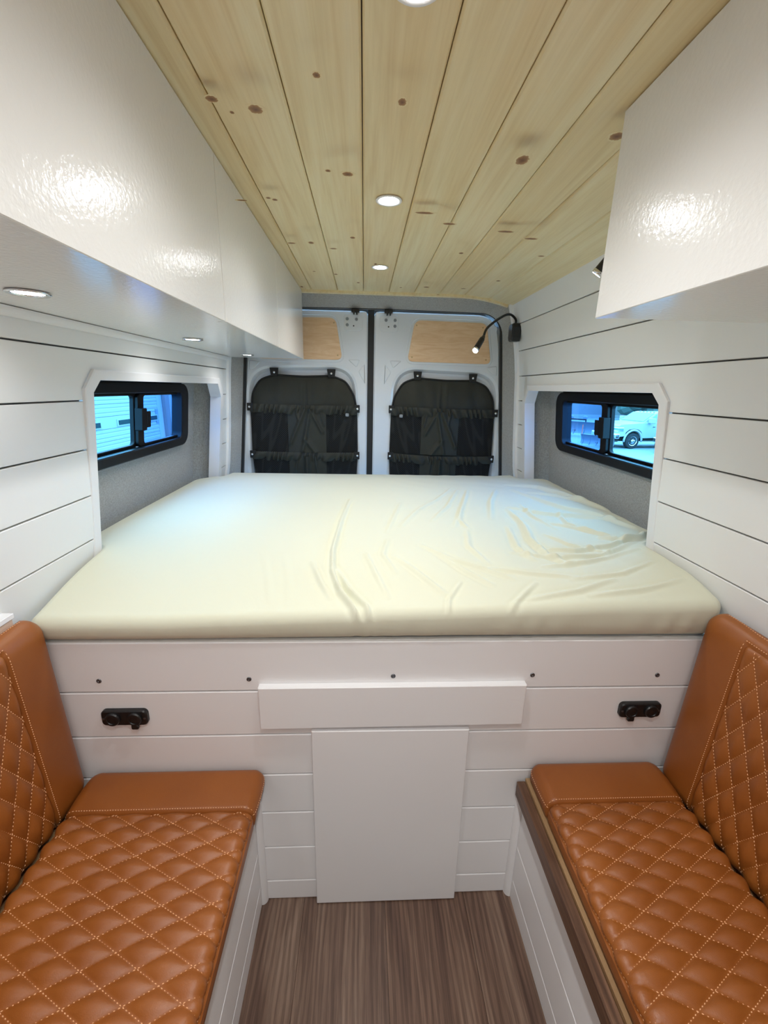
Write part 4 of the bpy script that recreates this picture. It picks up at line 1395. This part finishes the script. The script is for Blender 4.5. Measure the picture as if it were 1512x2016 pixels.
# little painted ledge on the wall behind the backrest
lg = empty('wall_ledge', (-0.86, 0.6, 0.96), 'small white-topped wooden ledge on the wall behind the backrest', 'ledge')
MB().box(-0.866, -0.832, 0.2, 0.885, 0.992, 1.004, 0.001).build('top_board', M['white'], lg)
MB().box(-0.866, -0.836, 0.2, 0.883, 0.94, 0.9915, 0.001).build('side_board', M['ledgewood'], lg)


# ------------------------------------------------------------------ outdoors
GZ = -1.0
gr = MB().box(-40, 60, -30, 90, GZ - 0.2, GZ).build('ground', M['asphalt'])
tag(gr, 'pale asphalt yard outside the van', kind='structure')


def garage():
    t = empty('garage_building', (-7.6, 12.0, GZ), 'white garage with a ribbed sectional door and small panes outside the window', 'building')
    xd = -7.5
    MB().box(xd - 0.5, xd - 0.35, -4, 16.62, GZ, 5.0).build('wall', M['concrete'], t)
    MB().box(xd - 0.35, xd - 0.0, 16.22, 16.62, GZ, 5.0, 0.02).build('door_post', M['garage'], t)
    h = 0.352
    for i in range(-5, 9):
        z0 = 0.178 + h * i
        if z0 < GZ: continue
        # ribbed section profile, extruded along the door
        pr = [(0.012, 0.001), (0.03, 0.02), (0.03, 0.08), (0.020, 0.095), (0.020, 0.118), (0.03, 0.133), (0.03, 0.215), (0.020, 0.23), (0.020, 0.253), (0.03, 0.268), (0.03, 0.335), (0.012, 0.351)]
        if i == 0:
            pr = [(0.012, 0.001), (0.03, 0.02), (0.03, 0.335), (0.012, 0.351)]
        vs = [(xd - 0.03 + d, y, z0 + z) for y in (4.0, 16.2) for d, z in pr] + [(xd - 0.06, y, z0 + z) for y in (4.0, 16.2) for z in (0.004, 0.348)]
        n = len(pr)
        fs = [(k, k + 1, n + k + 1, n + k) for k in range(n - 1)]
        sec = MB().add(vs, fs).build('door_section', M['garage'], t)
        if i == 0:
            for y in (4.95, 6.67, 8.39, 10.11, 11.83, 13.55, 15.27):
                MB().box(xd - 0.005, xd + 0.025, y - 0.06, y + 0.86, z0 + 0.045, z0 + 0.252, 0.008).build('pane_frame', M['garage'], sec)
                MB().box(xd + 0.02, xd + 0.027, y, y + 0.80, z0 + 0.078, z0 + 0.219).build('pane', M['garage_glass'], sec)
    MB().box(xd - 0.05, xd + 0.02, 16.0, 16.2, 0.12, 0.62, 0.01).build('latch_bracket', M['steelwall'], t)


garage()
cw = empty('steel_container', (-7.2, 19.5, GZ), 'blue-grey corrugated steel container beyond the garage door post', 'container')
mb = MB()
ys = np.arange(16.75, 24.0, 0.12)
pts = []
for i, y in enumerate(ys):
    d = 0.03 if (i // 2) % 2 else 0.0
    pts.append((-7.30 + d, y))
vs = [(x, y, z) for z in (GZ + 0.1, 3.2) for x, y in pts]
n = len(pts)
mb.add(vs, [(k, k + 1, n + k + 1, n + k) for k in range(n - 1)])
mb.build('side_panel', M['steelwall'], cw)
MB().box(-7.42, -7.24, 16.66, 16.76, GZ, 3.25, 0.01).build('corner_post', M['steelwall'], cw)
MB().box(-9.5, -7.34, 16.68, 23.9, GZ + 0.05, 3.2).build('body', M['steelwall'], cw)


def wheel(parent, c, ax, r=0.37, w=0.26):
    wl = MB().lathe([(r * 0.62, -w / 2), (r * 0.92, -w / 2), (r, -w / 2 + 0.03), (r, w / 2 - 0.03), (r * 0.92, w / 2), (r * 0.62, w / 2)], c, ax, 28).build('wheel', M['tyre'], parent)
    c = Vector(c); ax = Vector(ax).normalized()
    MB().lathe([(r * 0.63, w / 2 - 0.02), (r * 0.60, w / 2 + 0.01), (r * 0.5, w / 2 - 0.01), (r * 0.40, w / 2 + 0.0), (r * 0.20, w / 2 + 0.005), (r * 0.17, w / 2 + 0.05), (r * 0.1, w / 2 + 0.06)], c, ax, 28).build('rim', M['chrome'], wl)
    u = ax.orthogonal().normalized(); v = ax.cross(u)
    mb = MB()
    for k in range(8):
        a = 2 * PI * k / 8
        p = c + (u * math.cos(a) + v * math.sin(a)) * r * 0.46
        mb.lathe([(r * 0.065, w / 2 - 0.01), (r * 0.065, w / 2 + 0.012)], p, ax, 8)
    mb.build('rim_hole', M['tyre'], wl)
    return wl


def pickup(loc, heading, label, scale=0.92):
    """crew-cab work truck; built along +x (front), y = width, then turned"""
    t = empty('pickup_truck', loc, label, 'truck', 'pickup trucks parked in the yard')
    ca, sa = math.cos(heading), math.sin(heading)
    L = Vector(loc)

    def w(x, y, z):
        x, y, z = x * scale, y * scale, z * scale
        return (L.x + x * ca - y * sa, L.y + x * sa + y * ca, L.z + z)
    ax = Vector((-sa, ca, 0))                                  # truck's left
    # x: 0 at the front axle; front bumper +0.95; rear -4.4
    side = [(0.90, 0.62), (0.94, 0.95), (0.93, 1.18), (0.80, 1.28), (-0.55, 1.37), (-0.62, 1.38), (-3.9, 1.36), (-4.35, 1.34), (-4.35, 0.70), (-4.0, 0.62), (-3.35, 0.60),
            (-0.55, 0.55), (-0.52, 0.70), (-0.46, 0.88), (-0.28, 1.0), (0.0, 1.04), (0.28, 1.0), (0.46, 0.86), (0.50, 0.66)]

    def extr(poly, hy0, hy1, name, mat, top_in=0.0, par=t, bev=0.02):
        if area(poly) < 0: poly = poly[::-1]
        n = len(poly)
        ins = offset_poly(poly, bev)
        zz = [p[1] for p in poly]; zr = max(zz) - min(zz) + 1e-6
        k = lambda p: top_in * (p[1] - min(zz)) / zr
        R = []
        for yy, P in ((hy0 + (bev if hy0 < 0 else bev), poly), (hy1 - bev, poly)):
            R.append([(p, yy) for p in P])
        rings = [[w(p[0], hy0 + (0 if hy0 > 0 else k(p)), p[1]) for p in ins], [w(p[0], hy0 + bev + (0 if hy0 > 0 else k(p)), p[1]) for p in poly],
                 [w(p[0], hy1 - bev - k(p), p[1]) for p in poly], [w(p[0], hy1 - k(p), p[1]) for p in ins]]
        vs = [q for r in rings for q in r]
        fs = [(i * n + a, i * n + (a + 1) % n, (i + 1) * n + (a + 1) % n, (i + 1) * n + a) for i in range(3) for a in range(n)]
        fs += [tuple(range(n))[::-1], tuple(3 * n + a for a in range(n))]
        return MB().add(vs, fs).build(name, mat, par)
    extr(side, -0.98, 0.98, 'body', M['truck_white'], 0.03)
    cabp = [(-0.50, 1.37), (-1.22, 1.86), (-1.45, 1.91), (-2.9, 1.92), (-3.25, 1.84), (-3.42, 1.37)]
    cab = extr(cabp, -0.93, 0.93, 'cab', M['truck_white'], 0.13)
    # side glass and windscreen sit just proud of the cab
    for hy in (1, -1):
        for P in ([(-0.78, 1.42), (-1.28, 1.80), (-1.95, 1.84), (-1.95, 1.42)], [(-2.05, 1.42), (-2.05, 1.84), (-2.85, 1.84), (-3.12, 1.44)]):
            vs = [w(p[0], hy * (0.935 - 0.13 * (p[1] - 1.37) / 0.55), p[1]) for p in P]
            vs2 = [w(p[0], hy * (0.925 - 0.13 * (p[1] - 1.37) / 0.55), p[1]) for p in P]
            MB().add(vs + vs2, [(0, 1, 2, 3), (7, 6, 5, 4)] + [(k, (k + 1) % 4, 4 + (k + 1) % 4, 4 + k) for k in range(4)]).build('side_window', M['truck_glass'], cab)
    P = [(-0.56, -0.86, 1.425), (-0.56, 0.86, 1.425), (-1.20, 0.78, 1.855), (-1.20, -0.78, 1.855)]
    vs = [w(x + 0.012, y, z + 0.014) for x, y, z in P] + [w(x - 0.02, y, z - 0.01) for x, y, z in P]
    MB().add(vs, [(0, 1, 2, 3), (7, 6, 5, 4)] + [(k, (k + 1) % 4, 4 + (k + 1) % 4, 4 + k) for k in range(4)]).build('windscreen', M['truck_glass'], cab)
    for y in (-0.5, -0.25, 0.0, 0.25, 0.5):
        MB().lathe([(0.05, 0), (0.035, 0.03)], w(-1.42, y, 1.905), (0, 0, 1), 10).build('roof_marker', M['steelwall'], cab)
    # flared front arch
    mb = MB()
    arch = [(math.cos(a) * 0.53, 0.42 + math.sin(a) * 0.56) for a in np.linspace(-0.1, PI + 0.1, 15)]
    mb.tube([w(x, 0.97, z) for x, z in arch], 0.055 * scale, 8)
    mb.build('fender_flare', M['truck_white'], t, True)
    mb = MB(); mb.tube([w(x, -0.97, z) for x, z in arch], 0.055 * scale, 8); mb.build('fender_flare', M['truck_white'], t, True)
    # grille, headlights, bumper
    def bx(x0, x1, y0, y1, z0, z1, name, mat, bev=0.02, par=t):
        m = MB().box(x0, x1, y0, y1, z0, z1, bev)
        m.v = [w(*p) for p in m.v]
        return m.build(name, mat, par)
    bx(0.90, 0.97, -0.52, 0.52, 0.82, 1.16, 'grille', M['plow'])
    for k in range(3):
        bx(0.965, 0.985, -0.50, 0.50, 0.86 + k * 0.1, 0.90 + k * 0.1, 'grille_bar', M['tyre'], 0.005)
    for hy in (1, -1):
        bx(0.62, 0.955, hy * 0.56, hy * 0.985, 0.90, 1.12, 'headlight', M['chrome'], 0.03)
        bx(0.66, 0.965, hy * 0.62, hy * 0.992, 0.98, 1.08, 'headlight_lens', M['truck_glass'], 0.02)
        bx(-0.98, -0.74, hy * 0.98, hy * 1.26, 1.36, 1.62, 'mirror', M['truck_white'], 0.03)
    bx(0.82, 1.12, -1.0, 1.0, 0.52, 0.80, 'bumper', M['chrome'], 0.05)
    bx(0.8, 1.05, -0.9, 0.9, 0.36, 0.52, 'air_dam', M['tyre'], 0.03)
    bx(-3.3, -0.6, 0.9, 1.02, 0.40, 0.47, 'running_board', M['tyre'], 0.01)
    bx(-4.3, 0.8, -0.6, 0.6, 0.36, 0.6, 'chassis', M['tyre'], 0.01)
    bx(-1.22, -1.08, 0.983, 0.995, 1.14, 1.17, 'door_handle', M['tyre'], 0.004)
    for x in (0.0, -3.75):
        for hy in (1, -1):
            wheel(t, w(x, hy * 0.86, 0.41), ax * hy, 0.41 * scale, 0.26 * scale)
    return t


pickup((12.55, 20.75, GZ), math.atan2(-0.13, -0.99), 'white pickup truck with a chrome wheel and wide windscreen, parked by the snow plow', 0.885)
pickup((13.85, 17.95, GZ), math.atan2(-0.03, -1.0), 'second white pickup truck with only its nose past the window edge', 0.86)


def plow(loc, heading, label, k=1.0):
    t = empty('snow_plow', loc, label, 'snow plow', 'snow plows parked by the truck')
    ca, sa = math.cos(heading), math.sin(heading)
    L = Vector(loc)
    w = lambda x, y, z: (L.x + (x * ca - y * sa) * k, L.y + (x * sa + y * ca) * k, L.z + z * k)
    # curved mouldboard: x across, y forward
    mb = MB()
    N = 10
    vs = []
    for th in (0.0, 0.03):
        for i in range(N + 1):
            a = -0.55 + 1.5 * i / N
            z = 0.40 + 0.42 * math.sin(a) * 1.05
            y = 0.30 - 0.30 * math.cos(a) + th
            for x in (-1.15, 1.15):
                vs.append(w(x, y, z))
    n = 2 * (N + 1)
    fs = []
    for q in (0, n):
        fs += [(q + 2 * i, q + 2 * i + 1, q + 2 * i + 3, q + 2 * i + 2) for i in range(N)]
    mb.add(vs, fs).build('blade', M['plow'], t)
    for x in (-1.0, -0.5, 0.0, 0.5, 1.0):
        m = MB(); m.tube([w(x, 0.10, 0.12), w(x, 0.02, 0.40), w(x, 0.06, 0.68)], 0.03 * k, 6); m.build('rib', M['plow'], t)
    m = MB(); m.tube([w(0, -0.35, 0.3), w(0, 0.05, 0.3)], 0.07 * k, 8); m.build('push_bar', M['tyre'], t)
    m = MB(); m.tube([w(-0.4, -0.3, 0.3), w(-0.4, -0.3, 0.85), w(0.4, -0.3, 0.85), w(0.4, -0.3, 0.3)], 0.05 * k, 8); m.build('lift_frame', M['tyre'], t)
    MB().lathe([(0.10 * k, 0), (0.11 * k, 0.1 * k), (0.08 * k, 0.16 * k)], w(-0.35, -0.3, 0.88), (0, 0, 1), 12).build('plow_lamp', M['steelwall'], t)
    MB().lathe([(0.10 * k, 0), (0.11 * k, 0.1 * k), (0.08 * k, 0.16 * k)], w(0.35, -0.3, 0.88), (0, 0, 1), 12).build('plow_lamp', M['steelwall'], t)
    m = MB(); m.tube([w(1.1, 0.1, 0.7), w(1.1, 0.1, 1.35)], 0.025 * k, 6); m.build('marker_rod', M['orange'], t)


plow((11.05, 20.06, GZ), math.atan2(0.9, -0.44), 'steel snow plow blade on the asphalt in front of the pickup', 0.76)
plow((12.6, 25.6, GZ), math.atan2(0.75, -0.66), 'snow plow with an orange marker rod farther behind the first plow', 1.15)
wh = empty('warehouse', (20, 45, GZ), 'long pale warehouse wall across the yard', 'building')
MB().box(-10, 60, 46, 47, GZ, 9.0).build('wall', M['concrete'], wh)
MB().box(-10, 60, 45.9, 46.0, GZ, -0.72, 0.02).build('plinth', M['garage'], wh)
hg = empty('hedge', (28, 40, GZ), 'dark evergreen hedge behind the pickup trucks', 'hedge')
mb = MB()
for i in range(70):
    x = 25.0 + 12 * random.random(); y = 40.5 + 2.0 * random.random(); r = 0.8 + 0.6 * random.random()
    mb.lathe([(0.2 * r, -0.9 * r), (0.8 * r, -0.5 * r), (r, 0), (0.75 * r, 0.6 * r), (0.2 * r, 0.95 * r)], (x, y, 0.0 + 2.8 * random.random()), (random.random() - .5, random.random() - .5, 1), 9)
mb.build('foliage', M['foliage'], hg)
